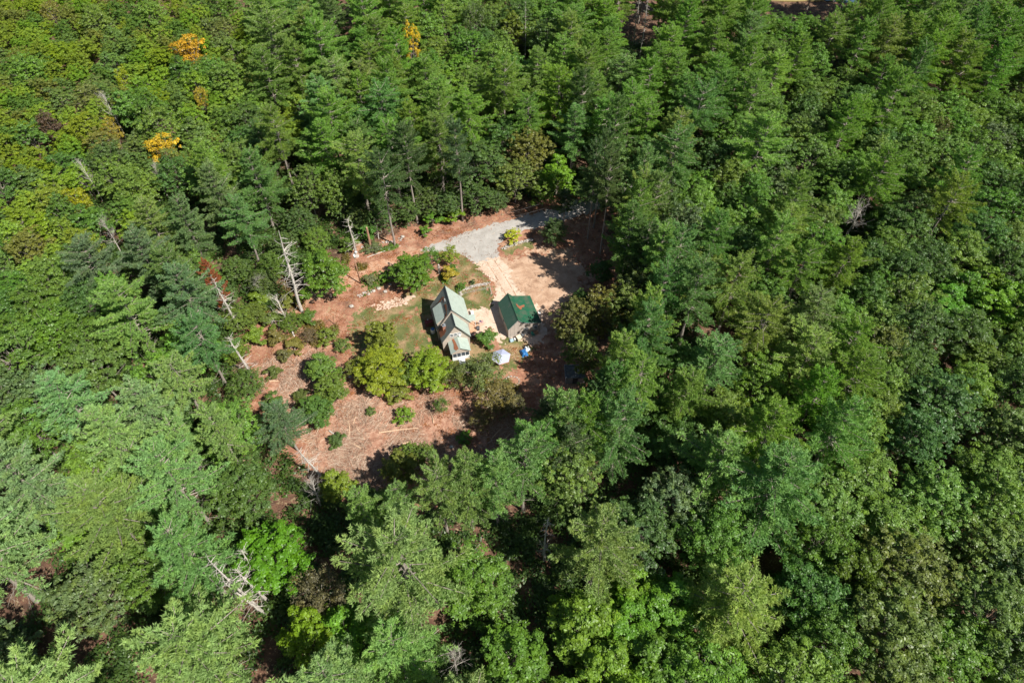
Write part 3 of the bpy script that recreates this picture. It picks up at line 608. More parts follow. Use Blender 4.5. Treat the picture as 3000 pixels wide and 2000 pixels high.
for px, py, H, lab in [(1276, 1372, 23, 'pine at the near edge of the slash clearing below the olive tree'), (1366, 1350, 24, 'pine right of the olive saplings at the near clearing edge'),
    (1450, 1332, 24, 'pine at the near right part of the clearing edge'), (1535, 1290, 24, 'pine below the shaded right end of the clearing'), (1045, 1438, 20, 'short pine below the yellow-green clearing corner tree'),
    (1668, 1160, 25, 'pine nearest below the dark shed'), (1150, 1425, 17, 'low pine directly below the olive clearing tree')]:
    x, y = G(px, py, H); tree('P', x, y, H, 5.2 if H > 20 else 4.2, (.205, .335, .11), label=lab)
from collections import defaultdict
# --- coloured trees and bare stems inside the forest
for k_, px, py, H, R, col, lab in [
 ('S', 555, 150, 15, 5.4, (.52, .34, .03), 'large orange tree in the upper left woods'),
 ('S', 478, 440, 14, 4.6, (.52, .40, .03), 'golden yellow tree in the left woods'),
 ('S', 330, 385, 12, 2.6, (.36, .30, .05), 'small orange tree at far left between green trees'),
 ('S', 592, 292, 12, 2.2, (.34, .32, .04), 'small gold-topped tree below the large orange tree'),
 ('S', 1208, 128, 20, 2.8, (.55, .40, .03), 'small gold tree standing among the upper pines'),
 ('S', 362, 235, 12, 2.6, (.30, .36, .02), 'lemon-green tree left of the large orange tree'),
 ('M', 690, 165, 13, 4.6, (.14, .22, .04), 'pale green rounded tree right of the large orange tree'),
 ('S', 230, 590, 12, 3.4, (.26, .32, .015), 'bright yellow-green tree at the left edge woods'),
 ('S', 150, 40, 12, 3.6, (.20, .21, .04), 'bronze-tinted tree near the top left corner'),
 ('O', 145, 370, 12, 3.2, (.12, .075, .05), 'purplish brown tree at far left'),
 ('S', 1390, 60, 18, 4.6, (.11, .16, .05), 'tall feathery grey-green tree at the top middle'),
 ('M', 1500, 90, 15, 4.0, (.13, .20, .03), 'yellow-green tree at the top middle beside the feathery tree'),
 ('M', 795, 1630, 13, 5.4, (.10, .22, .015), 'vivid green maple right of the lower left bare trunks'),
 ('M', 905, 1860, 13, 4.0, (.15, .27, .02), 'vivid lime maple at the dark gap near the bottom'),
 ('S', 930, 1740, 13, 4.2, (.13, .12, .06), 'thin brownish tree in the dark gap near the bottom'),
 ('M', 2500, 1680, 15, 4.6, (.085, .15, .02), 'bright green broadleaf between two pines at lower right'),
 ('K', 2740, 400, 16, 3.0, (.14, .13, .045), 'brownish small tree among oaks at the upper right')]:
    x, y = at(px, py, H, .62); tree(k_, x, y, H, R, col, label=lab)
for px, py, H, i, lab, sc in [(325, 320, 14, 3, 'grey bare fan of branches above the small orange tree', .8), (255, 510, 12, 3, 'pale bare stem in the left woods below the golden tree', .6),
    (320, 680, 12, 3, 'grey leafless crown at the left edge above the pines', .6), (465, 520, 11, 3, 'bare limbs just below the golden tree', .6),
    (1870, 20, 18, 1, 'pale bare trunk at the top edge, left one', .6), (1893, 45, 19, 1, 'pale bare trunk at the top edge, right one', .7),
    (1540, 60, 20, 1, 'thin white dead stem at the top middle', .35), (1600, 1560, 16, 2, 'grey dead limbs among the bottom pines', .8), (1330, 1930, 12, 3, 'white dead branches at the bottom edge pines', .7)]:
    x, y = at(px, py, H, .7); tree('X', x, y, H, idx=i, label=lab, name='dead_tree').scale = (sc, sc, H/[22, 18, 14, 13][i])

# --- the forest: species by place
GRID = """OOOOOODPPPDDDPPPPPDPPPPP
OOOOOOPPPPMDPPPPPPPDPPPP
OOODODOPPPPPPPPPPDDDPDDD
OODODDDPPPPKPPPPDDDDKDDD
OOODPPDPPPPKM.PKDDDDPDPD
OOOPPPDD......KDPDPPDDPD
DDPPP.D.......KPPPPPDDMM
DDPPP........KKPPPPDKDDK
KPKDPP........KDPPPPDDKD
PPKPPD......PPPDPDPPDKKK
PDPPPPP.....PPPDPPPPDKKD
PPPPPPP.D.PPPPPKDPPDKDKK
PDPDPPMKPPPPPPPKPPPDDKKK
PKPPPP.DPPPPPPPMMPPDPKKK
KPPPPP.MPPPPPMMMPPDDKKKK
KPPPPP.PPPPMMMMMDPDDDKKK""".split()
OPEN = [(765, 1000), (880, 925), (960, 895), (1010, 850), (1010, 760), (1100, 725), (1180, 690), (1330, 645), (1480, 615), (1640, 588), (1720, 545), (1790, 600), (1800, 690), (1795, 760), (1760, 830), (1700, 890), (1650, 920), (1660, 960), (1640, 1080), (1610, 1130), (1560, 1200), (1540, 1270), (1480, 1300), (1330, 1305), (1240, 1365), (1120, 1400), (1000, 1395), (930, 1370), (920, 1290), (880, 1200), (800, 1210), (760, 1130), (745, 1060)]
OPENG = [(700, 1000), (860, 900), (990, 730), (1150, 680), (1330, 630), (1640, 570), (1760, 530), (1860, 640), (1830, 780), (1760, 900), (1800, 1100), (1690, 1300), (1560, 1400), (1300, 1500), (1000, 1480), (860, 1330), (720, 1220), (680, 1100)]
OPENG = [G(*p) for p in OPENG]
def inpoly(P, x, y): return float(sdpoly(P, np.array([x]), np.array([y]))[0])
placed = [(t['x'], t['y'], t['R'] if t['kind'] != 'X' else 1.2) for t in TREES]
cell = {}
def put(x, y, R): cell.setdefault((int(x//8), int(y//8)), []).append((x, y, R))
for p in placed: put(*p)
def clash(x, y, R, f):
    ci, cj = int(x//8), int(y//8)
    for a in (-2, -1, 0, 1, 2):
        for b_ in (-2, -1, 0, 1, 2):
            for q in cell.get((ci+a, cj+b_), ()):
                if math.hypot(q[0]-x, q[1]-y) < f*(q[2]+R): return True
    return False
MEAD = [(G(2200, -30)), (G(2520, -30)), (G(2520, 18)), (G(2200, 12))]
nF = 0; PLAN = []
KEEP = [(2330, -10, 62, 400), (2250, -5, 30, 400), (2440, 10, 34, 400)]     # photograph discs round the named trees that nearer trees should leave in sight
for t in TREES:
    sc_ = FP/math.hypot(math.hypot(t['x'], t['y']), HC-t['H']*.6)
    if t['kind'] == 'X':
        o = t['o']; mw = o.rotation_euler.to_matrix()
        for f_ in (.3, .6, .95):
            v_ = mw @ Vector((0, 0, t['H']*f_)); a_, b_ = PJ(t['x']+v_.x, t['y']+v_.y, v_.z); KEEP.append((a_, b_, 26, t['y']))
    else:
        a_, b_ = PJ(t['x'], t['y'], t['H']*.65); KEEP.append((a_, b_, t['R']*sc_*.45, t['y']))
for it in range(42000):
    y = 12+268*math.sqrt(random.random())*.999; x = random.uniform(-1, 1)*(60+.66*y)
    H0 = 18; px, py = PJ(x, y, 14)
    if not (-190 < px < 3260 and -70 < py < 2330): continue
    k_ = GRID[min(15, max(0, int(py/125)))][min(23, max(0, int(px/125)))]
    if k_ == '.': continue
    if random.random() < (.04 if k_ == 'P' else .10): k_ = {'P': 'D', 'D': 'P' if random.random() < .4 else 'K', 'K': 'D', 'O': 'D', 'M': 'D'}[k_]
    left = px < 1100
    H = {'P': random.uniform(19, 26), 'D': random.uniform(12, 16.5), 'K': random.uniform(13, 18), 'O': random.uniform(9.5, 13), 'M': random.uniform(11, 14)}[k_]
    R = {'P': random.uniform(5.0, 7.4), 'D': random.uniform(4.6, 6.2), 'K': random.uniform(5.0, 6.8), 'O': random.uniform(3.2, 5.0), 'M': random.uniform(4.2, 5.6)}[k_]
    if k_ == 'P' and py < 600: R *= 1.12
    if k_ == 'P' and py > 1300: R *= 1.22; H += 1.5
    if k_ in 'DK' and py > 1300: R *= 1.1
    if clash(x, y, R, {'P': .58, 'O': .62}.get(k_, .58)): continue
    if inpoly(OPENG, x, y) < .5: continue
    qx, qy = PJ(x, y, H*.65); qr = R*FP/math.hypot(math.hypot(x, y), HC-H*.6)
    if any(y < hy and (qx-hx)**2+((qy-hz)*1.0)**2 < (hr+qr*.85)**2 for hx, hz, hr, hy in KEEP): continue
    bad = False
    for zz, rr_ in ((H, 0), (H*.8, R*.4), (H*.6, R*.75), (H*.5, R*.7)):
        for s_ in (-1, 1):
            if inpoly(OPEN, *PJ(x+s_*rr_, y, zz)) < -22: bad = True
    if bad: continue
    if inpoly(MEAD, x, y) < 1 or inpoly(P_road, x, y) < 2: continue
    if k_ == 'P':
        q = max(0, min(1, (1500-px)/1300))*max(0, min(1, (py-700)/700)); c, cn = random.choice(COLS['P'])
        if q > .35 and random.random() < .8: c, cn = ((.24, .36, .125), 'pale green') if random.random() < .6 else ((.215, .335, .14), 'blue-green')
        elif py > 1250 and random.random() < .65: c, cn = (.22, .345, .105), 'pale green'
        elif py < 600 and random.random() < .5: c, cn = (.165, .29, .06), 'green'
    else: c, cn = random.choice(COLS[k_])
    put(x, y, R); PLAN.append((k_, x, y, H, R, c, cn)); nF += 1
def shows(p):
    px, py = PJ(p[1], p[2], p[3]*.7); d = math.hypot(math.hypot(p[1], p[2]), HC-p[3]); s = p[4]*p[4]/d/d
    return s*(.01 if not (-60 < px < 3060 and -60 < py < 2080) else 1)
CATN = {'P': 'pine', 'K': 'oak', 'M': 'maple', 'D': 'broadleaf', 'O': 'broadleaf'}
have = defaultdict(int)
for t in TREES: have[{'S': 'broadleaf', 'B': 'shrub', 'X': 'dead'}.get(t['kind']) or CATN[t['kind']]] += 1
PLAN.sort(key=shows, reverse=True); rest = []
for p in PLAN:
    k = CATN[p[0]]
    if have[k] < 298: have[k] += 1; tree(*p[:6]); TREES[-1]['col'] = p[6]
    else: rest.append(p)
print('forest trees', nF, dict(have), 'rest', len(rest))
def far_trees(name, plan, kinds):
    "the farthest trees of a kind, one object that sets crowns on its points"
    src = bpy.data.collections.new(name+' source'); cols = {}
    for k, fam, n_ in kinds:
        for c in [c[0] for c in COLS[k]]:
            m_ = leafmat('far leaves', .40, .2, .5, fixed=c)
            for i in range(n_):
                me = fam[i][0].copy(); me.materials.clear(); me.materials.append(m_)
                o = bpy.data.objects.new(name+' source', me); src.objects.link(o); cols.setdefault((k, c), []).append(o)
    allo = sorted(src.objects, key=lambda o: o.name); V = []; idx = []; sc = []; rz = []
    for k, x, y, H, R, c, cn in plan:
        if (k, c) not in cols: c = random.choice([q for q in cols if q[0] == k])[1]
        o = random.choice(cols[(k, c)]); h0 = {'P': 24, 'D': 15, 'K': 16, 'O': 12, 'M': 12}[k]; r0 = {'P': 6.2, 'D': 5.4, 'K': 6.0, 'O': 4.2, 'M': 4.1}[k]
        V.append((x, y, 0)); idx.append(allo.index(o)); sc.append((R/r0, R/r0, H/h0)); rz.append((0, 0, random.uniform(0, 6.28)))
    me = bpy.data.meshes.new(name); me.from_pydata(V, [], [])
    me.attributes.new('pick', 'INT', 'POINT').data.foreach_set('value', idx)
    for nm_, dat in (('size', sc), ('turn', rz)): me.attributes.new(nm_, 'FLOAT_VECTOR', 'POINT').data.foreach_set('vector', [v for q in dat for v in q])
    o = link(bpy.data.objects.new(name, me)); o['kind'] = 'stuff'
    g = bpy.data.node_groups.new(name, 'GeometryNodeTree'); g.interface.new_socket('Geometry', in_out='INPUT', socket_type='NodeSocketGeometry'); g.interface.new_socket('Geometry', in_out='OUTPUT', socket_type='NodeSocketGeometry')
    n = g.nodes; l = g.links; gi = n.new('NodeGroupInput'); go_ = n.new('NodeGroupOutput'); ci = n.new('GeometryNodeCollectionInfo'); ci.inputs[0].default_value = src
    ci.inputs['Separate Children'].default_value = True; ci.inputs['Reset Children'].default_value = True; ip = n.new('GeometryNodeInstanceOnPoints'); ip.inputs['Pick Instance'].default_value = True
    def attr(nm_, ty):
        a = n.new('GeometryNodeInputNamedAttribute'); a.data_type = ty; a.inputs[0].default_value = nm_; return a.outputs[0]
    l.new(gi.outputs[0], ip.inputs['Points']); l.new(ci.outputs[0], ip.inputs['Instance']); l.new(attr('pick', 'INT'), ip.inputs['Instance Index'])
    l.new(attr('size', 'FLOAT_VECTOR'), ip.inputs['Scale']); l.new(attr('turn', 'FLOAT_VECTOR'), ip.inputs['Rotation']); l.new(ip.outputs[0], go_.inputs[0])
    md = o.modifiers.new('trees', 'NODES'); md.node_group = g; return o
far_trees('distant_pines', [p for p in rest if p[0] == 'P'], [('P', PINES, 3)])
far_trees('distant_broadleaf_woods', [p for p in rest if p[0] != 'P'], [('D', BR['D'], 3), ('O', BR['O'], 3), ('K', BR['K'], 2)])

# labels for the forest trees: nearest landmark, side, order
LM = [('the pale-roofed house', 1340, 880), ('the large orange tree', 555, 150), ('the golden yellow tree', 478, 440), ('the small gold tree', 1208, 128),
 ('the tallest bleached snag', 850, 790), ('the grey leafless tree', 2525, 625), ('the lower left bare trunks', 720, 1690), ('the pond', 2450, 12),
 ('the dark shed', 1670, 1090), ('the road bend', 1640, 600), ('the slash clearing', 1200, 1290), ('the top left corner', 0, 0), ('the bottom left corner', 0, 2000),
 ('the bottom right corner', 3000, 2000), ('the top right corner', 3000, 0), ('the bottom edge centre', 1500, 2000), ('the right edge centre', 3000, 1000),
 ('the left edge centre', 0, 1000), ('the top edge centre', 1500, 0), ('the rust-red dying pine', 613, 780), ('the three roadside pines', 1200, 560),
 ('the vivid maple', 795, 1630), ('the lime maple', 905, 1860), ('the brownish upper right tree', 2740, 400), ('the bright lower right broadleaf', 2500, 1680),
 ('the large brownish oak', 1548, 440), ('the tallest bare-trunk pine', 1790, 640), ('the brown-tinged garage oak', 1700, 950)]
DIRS = ['right', 'lower right', 'below', 'lower left', 'left', 'upper left', 'above', 'upper right']
ORD = ['nearest', 'second', 'third', 'fourth', 'fifth', 'sixth', 'seventh', 'eighth', 'ninth', 'tenth', 'eleventh', 'twelfth', 'thirteenth', 'fourteenth']
bk = defaultdict(list)
for t in TREES:
    if t['label']: continue
    px, py = PJ(t['x'], t['y'], t['H']*.7)
    nm_, lx, ly = min(LM, key=lambda a: (a[1]-px)**2+(a[2]-py)**2); d = math.hypot(px-lx, py-ly)
    s_ = int(((math.degrees(math.atan2(py-ly, px-lx))+22.5) % 360)//45)
    bk[(t['cat'], t['col'], nm_, DIRS[s_])].append((d, t))
for (cat, cn, nm_, ds), L in bk.items():
    L.sort(key=lambda a: a[0])
    for i, (d, t) in enumerate(L):
        side = {'above': 'above', 'below': 'below', 'left': 'left of', 'right': 'right of'}.get(ds, 'to the '+ds+' of')
        od = ORD[i] if i < len(ORD) else 'outermost'
        lead = (cn+' ' if cn else '')+cat
        t['o']['label'] = f"{lead}, {od} {side} {nm_}"
        if len(t['o']['label'].split()) > 16: print('LONG', t['o']['label'])
        t['o']['group'] = {'pine tree': 'pines of the forest', 'oak tree': 'oaks of the forest', 'maple tree': 'maples of the forest', 'shrub': 'shrubs in the woods'}.get(cat, 'broadleaf trees of the forest')

# low understorey under the trees: leafy ground cover, one object
def undergrowth():
    rs = np.random.RandomState(77); pts = []
    q = np.column_stack([rs.uniform(-125, 115, 17000), rs.uniform(16, 215, 17000)])
    s = sdpoly(OPENG, q[:, 0], q[:, 1]); q = q[(s > .6)]
    pr = vnoise(q[:, 0], q[:, 1], 6, 44) > .25; q = q[pr]; sr = sdpoly(P_road, q[:, 0], q[:, 1]); q = q[sr > 1]
    C_, N_, T_ = [], [], []
    for x, y in q[:13000]:
        r = rs.uniform(.7, 2.2); h = r*rs.uniform(.7, 1.9); n = int(34*r*r)+8
        e = unit(rs.normal(size=(n, 3))); e[:, 2] = np.abs(e[:, 2]); C_.append(np.array([x, y, .1])+e*np.array([r, r, h])*rs.uniform(.5, 1.1, (n, 1)))
        N_.append(unit(e*.4+np.array([0, 0, .8])+rs.normal(size=(n, 3))*.3)); T_.append(np.full(n, rs.rand()*.5))
    c = np.concatenate(C_); V, F = leaf_quads(c, np.concatenate(N_), rs, .40)
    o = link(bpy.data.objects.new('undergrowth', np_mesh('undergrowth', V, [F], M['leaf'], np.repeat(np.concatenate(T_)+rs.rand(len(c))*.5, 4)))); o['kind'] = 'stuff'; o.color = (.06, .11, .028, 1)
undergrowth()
def cover(name, polys, N, size, col, seed, hmax=.5, rmax=.5):
    rs = np.random.RandomState(seed); C_, N_, T_ = [], [], []
    for P in polys:
        P = np.array(P); lo, hi = P.min(0), P.max(0); q = rs.uniform(lo, hi, (N*3, 2)); q = q[sdpoly(P, q[:, 0], q[:, 1]) < 0]
        q = q[vnoise(q[:, 0], q[:, 1], 2.2, seed) > .45]
        if name == 'fallen_leaves':
            for Q in (P_road, P_sand, P_yard): q = q[sdpoly(Q, q[:, 0], q[:, 1]) > -1.5*np.random.RandomState(3).rand(len(q))]
        q = q[:N]
        for x, y in q:
            r = rs.uniform(.15, rmax); n = 9; e = unit(rs.normal(size=(n, 3))); e[:, 2] = np.abs(e[:, 2])
            C_.append(np.array([x, y, .05])+e*np.array([r, r, hmax*rs.rand()+.05])); N_.append(unit(e*.4+np.array([0, 0, .8])+rs.normal(size=(n, 3))*.3)); T_.append(np.full(n, rs.rand()*.5))
    c = np.concatenate(C_); V, F = leaf_quads(c, np.concatenate(N_), rs, size)
    o = link(bpy.data.objects.new(name, np_mesh(name, V, [F], M['leaf'], np.repeat(np.concatenate(T_)+rs.rand(len(c))*.5, 4)))); o['kind'] = 'stuff'; o.color = (*col, 1)
ZP = lambda L: [z1(*p) for p in L]
cover('weeds', [ZP([(700, 620), (830, 560), (860, 640), (720, 720)]), ZP([(760, 430), (900, 420), (930, 440), (780, 480)]), ZP([(1255, 640), (1310, 655), (1300, 710), (1250, 700)]), ZP([(1160, 560), (1240, 540), (1245, 650), (1170, 650)])], 130, .3, (.10, .17, .03), 8)
cover('dry_brush', [ZP([(100, 640), (340, 560), (420, 900), (280, 1000), (60, 900)]), ZP([(370, 880), (560, 860), (580, 960), (420, 1010)]), ZP([(600, 430), (720, 440), (740, 560), (600, 600)]), ZP([(1480, 1180), (1640, 1260), (1560, 1400), (1450, 1300)])], 420, .26, (.16, .13, .04), 9, .9, .8)
cover('fallen_leaves', [P_all, P_bank], 2600, .18, (.30, .13, .07), 10, .04, .9)

# ------------------------------------------------------------ the house
def ribs(mb, A, B_, D, E_, step, h=.03, wd=.05):
    "raised seams running from edge A-B (ridge) down to edge D-E (eave)"
    A, B_, D, E_ = map(Vector, (A, B_, D, E_)); n = max(2, int((B_-A).length/step)); nn = (B_-A).cross(D-A).normalized()
    if nn.z < 0: nn = -nn
    al = (B_-A).normalized()*wd/2
    for i in range(n+1):
        t = i/n; p = A.lerp(B_, t)+nn*.004; q = D.lerp(E_, t)+nn*.004
        mb.add([p-al, p+al, q+al, q-al, p-al*.5+nn*h, p+al*.5+nn*h, q+al*.5+nn*h, q-al*.5+nn*h], [(0, 3, 2, 1), (4, 5, 6, 7), (0, 1, 5, 4), (1, 2, 6, 5), (2, 3, 7, 6), (3, 0, 4, 7)])
H_ = props(empty('house', -11.36, 88.49, 0, .26), 'beige clapboard house with steep pale green metal roof', 'house')
wl, wr, L1, LT, zr, zl, zrr, zw, ww, ze2 = 3.58, 3.75, 3.4, 10.36, 8.83, 3.39, 3.9, 7.88, 3.01, 3.54
sl_ = (zr-zl)/wl; srr = (zr-zrr)/wr
mb = MB()     # walls
i0 = .28
def gable(u0, u1, v0, v1, zl_, zr_, uz, zpk, zb=-.3):
    mb.prism([(u0, v0, zb), (u1, v0, zb), (u1, v0, zr_), (uz, v0, zpk), (u0, v0, zl_)], (0, v1-v0, 0))
gable(-wl+i0, wr-i0, L1+.12, LT-.25, zl+i0*sl_-.14, zrr+i0*srr-.14, 0, zr-.2)
mb.obj('wall', M['siding'], H_)
mb = MB(); s2 = (zw-ze2)/ww; zl2 = 3.3; wl2 = 3.15
gable(-wl2+.25, ww-.22, .28, L1+.10, zl2+.2, ze2+.22*s2-.14, 0, zw-.18); mb.obj('wall', M['siding'], H_)
# main roof
t_ = .10
mb = MB(); mb.slab([(0, L1, zr), (wr, L1, zrr), (wr, LT, zrr), (0, LT, zr)], t_); ribs(mb, (0, L1+.05, zr), (0, LT-.05, zr), (wr-.02, L1+.05, zrr+.02), (wr-.02, LT-.05, zrr+.02), .62, .018, .03)
r1 = mb.obj('roof', M['roof'], H_); r1['label'] = 'sunlit pale green roof slope'
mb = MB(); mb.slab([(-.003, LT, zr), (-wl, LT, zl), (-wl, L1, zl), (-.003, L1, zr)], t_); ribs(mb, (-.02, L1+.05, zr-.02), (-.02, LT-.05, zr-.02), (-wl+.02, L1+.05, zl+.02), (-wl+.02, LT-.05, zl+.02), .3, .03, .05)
r2 = mb.obj('roof', M['roofdark'], H_); r2['label'] = 'needle-stained grey-green roof slope with shade in its colour'
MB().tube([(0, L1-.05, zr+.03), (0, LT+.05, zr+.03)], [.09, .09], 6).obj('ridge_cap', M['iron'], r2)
# wing roof
mb = MB(); mb.slab([(0, -.08, zw), (ww, -.08, ze2), (ww, L1-.02, ze2), (0, L1-.02, zw)], t_); ribs(mb, (0, 0, zw), (0, L1-.1, zw), (ww-.02, 0, ze2+.02), (ww-.02, L1-.1, ze2+.02), .62, .018, .03)
mb.obj('roof', M['roof'], H_)
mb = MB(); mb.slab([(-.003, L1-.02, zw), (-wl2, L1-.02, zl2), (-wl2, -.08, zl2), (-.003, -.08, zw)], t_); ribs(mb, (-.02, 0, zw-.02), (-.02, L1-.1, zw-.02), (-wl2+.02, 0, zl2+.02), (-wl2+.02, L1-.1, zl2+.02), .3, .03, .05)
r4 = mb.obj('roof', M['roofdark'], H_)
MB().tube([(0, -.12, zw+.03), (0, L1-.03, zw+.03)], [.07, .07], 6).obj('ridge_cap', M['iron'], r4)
# rake trim along the near gables
mb = MB()
for (a, za, b_, zb_, v) in ((0, zr, wr, zrr, L1-.035), (0, zw, ww, ze2, -.115), (0, zr, -wl, zl, L1-.035), (0, zw, -wl2, zl2, -.115)):
    d = .16; mb.prism([(a, v, za-.02), (b_, v, zb_-.02), (b_, v, zb_-d-.02), (a, v, za-d-.02)] if b_ > 0 else [(b_, v, zb_-.02), (a-.004, v, za-.02), (a-.004, v, za-d-.02), (b_, v, zb_-d-.02)], (0, .03, 0))
mb.obj('rake_trim', M['iron'], H_)
# dormer on the left slope
dz0, dz1, du0, du1, dv0, dv1 = 5.05, 7.0, -3.35, -1.0, 3.75, 8.15
D_ = MB().slab([(du0, dv0, dz0), (du1, dv0, dz1), (du1, dv1, dz1), (du0, dv1, dz0)], .1).obj('dormer_roof', M['roof'], H_)
mb = MB()
for va in (dv0+.12, dv1-.24): mb.prism([(du0+.15, va, dz0+.0), (du0+.15, va, zr+sl_*(du0+.15)-.1), (du1-.1, va, dz1-.2)], (0, .12, 0))
mb.box(du0+.15, du0+.27, dv0+.25, dv1-.25, 3.9, dz0-.02)
mb.obj('dormer_wall', M['siding'], D_)
# russet needles lying in the valley and on the low slope
def onroof(u, v, e=.06): return zr+sl_*u+e
rr_ = random.Random(4); 
def patch(pts, name='leaf_drift', parent=H_, m=None):
    return MB().slab(pts, .05).obj(name, m or M['litter'], parent)
P_ = [(-.98, 6.9), (-.92, 7.4), (-.7, 8.3), (-.95, 8.6), (-2.6, 8.75), (-2.8, 8.2), (-1.0, 8.2)]
patch([(u, v, onroof(u, v, .10)) for u, v in P_])
P_ = [(-1.0, 6.4), (-.62, 6.0), (-.7, 5.0), (-.95, 4.2), (-1.15, 3.45), (-2.0, 3.42), (-1.6, 3.72), (-1.0, 3.75)]
patch([(u, v, onroof(u, v, .12)) for u, v in P_])
s4 = (zw-zl2)/wl2; P_ = [(-3.1, 1.3), (-3.12, 3.3), (-2.2, 3.36), (-1.85, 3.0), (-2.0, 1.9), (-1.75, 1.3), (-2.3, .9)]
patch([(u, v, zw+s4*u+.07) for u, v in P_])
# chimney
ch = MB().box(-2.32, -1.72, 1.95, 2.5, 3.4, 5.85).obj('chimney', M['brick'], H_)
MB().box(-2.38, -1.66, 1.89, 2.56, 5.855, 5.98).obj('chimney_cap', M['grey'], ch)
MB().tube([(-2.02, 2.22, 5.985), (-2.02, 2.22, 6.35)], [.17, .17], 10).tube([(-2.02, 2.22, 6.36), (-2.02, 2.22, 6.42)], [.24, .1], 10).obj('flue', M['grey'], ch, True)
MB().tube([(-.70, 7.0, 7.5), (-.70, 7.0, 8.5)], [.07, .07], 8).obj('vent_pipe', M['white'], H_)
MB().tube([(-3.5, LT-.2, 3.3), (-3.3, LT+.1, 3.35)], [.12, .12], 8).obj('gutter_end', M['white'], H_)
def window(u0, u1, v, z0, z1_, parent, bars=1):
    f = MB(); fr = .09
    f.box(u0, u1, v-.06, v, z0, z0+fr).box(u0, u1, v-.06, v, z1_-fr, z1_).box(u0, u0+fr, v-.058, v-.002, z0+fr+.002, z1_-fr-.002).box(u1-fr, u1, v-.058, v-.002, z0+fr+.002, z1_-fr-.002)
    for i in range(bars):
        zz = z0+(z1_-z0)*(i+1)/(bars+1); f.box(u0+fr+.002, u1-fr-.002, v-.05, v-.004, zz-.035, zz+.035)
    W = f.obj('window', M['white'], parent); MB().box(u0+fr+.001, u1-fr-.001, v-.03, v-.008, z0+fr+.001, z1_-fr-.001).obj('pane', M['glass'], W); return W
for u0 in (-1.30, -.48, .34): window(u0, u0+.74, .278, 4.15, 5.15, H_)
MB().box(.50, .92, -.10, .2, 4.28, 4.6).obj('air_conditioner', M['white'], H_)
# enclosed porch in front
pw = MB(); pw.prism([(-1.55, -2.7, -.2), (2.0, -2.7, -.2), (2.0, -2.7, 1.0), (-1.55, -2.7, 1.0)], (0, 2.95, 0))
pw.prism([(-1.55, -2.68, 2.15), (2.0, -2.68, 2.15), (2.0, -2.68, 2.72), (.22, -2.68, 3.85), (-1.55, -2.68, 2.80)], (0, 2.9, 0))
po = pw.obj('porch_wall', M['siding'], H_)
pf = MB()
for u in (-1.53, -.66, .21, 1.08, 1.90): pf.box(u, u+.10, -2.72, -2.62, 1.0, 2.15)
for v in (-1.8, -.9, .02): pf.box(1.94, 2.02, v, v+.10, 1.0, 2.15); pf.box(-1.57, -1.49, v, v+.1, 1.0, 2.15)
pf.box(-1.6, 2.05, -2.76, -2.70, .90, 1.02).box(-1.6, 2.05, -2.73, -2.70, .1, .88)
wf = pf.obj('porch_window', M['white'], po)
MB().box(-1.50, 1.95, -2.66, -2.64, 1.0, 2.15).box(1.96, 1.98, -2.6, .1, 1.0, 2.15).obj('pane', M['glass'], wf)
MB().slab([(.2, -3.0, 4.02), (2.3, -3.0, 2.68), (2.3, .27, 2.68), (.2, .27, 4.02)], .08).obj('porch_roof', M['roof'], H_)
pr = MB().slab([(.197, .27, 4.02), (-1.85, .27, 2.72), (-1.85, -3.0, 2.72), (.197, -3.0, 4.02)], .08).obj('porch_roof', M['roof'], H_)
P_ = [(-.75, -2.9), (-.15, -2.85), (-.3, -1.6), (-.45, -.4), (-.6, .22), (-.95, .22), (-.85, -1.2), (-1.05, -2.2)]
patch([(u, v, 4.02+(u-.197)*.635+.055) for u, v in P_], parent=pr)
MB().box(-.4, .9, -3.6, -2.74, .0, .35).box(-.4, .9, -4.0, -3.605, .0, .18).obj('porch_step', M['white'], H_)
# side entry
er = MB().slab([(3.35, 4.5, 2.86), (5.1, 4.95, 2.62), (5.2, 6.5, 2.62), (3.35, 6.35, 2.86)], .09).obj('entry_roof', M['roof'], H_)
MB().tube([(5.0, 5.05, 0), (5.0, 5.05, 2.55)], [.06, .06], 6).tube([(5.0, 6.35, 0), (5.0, 6.35, 2.55)], [.06, .06], 6).obj('porch_post', M['white'], H_)
MB().box(3.49, 3.56, 5.0, 5.9, .3, 2.3).obj('door', M['white'], H_)
MB().slab([(3.56, 3.7, .38), (5.0, 3.95, .38), (5.9, 4.8, .38), (5.6, 6.3, .38), (3.56, 6.4, .38)], .35).obj('deck', M['wood'], H_)
MB().box(3.58, 4.6, 3.0, 3.68, .0, .2).obj('deck_step', M['wood'], H_)
# foundation strip and a few wall openings on the right side
for v0 in (.9, 2.1): window_side = MB().box(2.79, 2.84, v0, v0+.7, 1.2, 2.4).obj('side_window', M['glass'], H_)
hw = lambda u, v: (-11.36+u*math.cos(.26)-v*math.sin(.26), 88.49+u*math.sin(.26)+v*math.cos(.26))

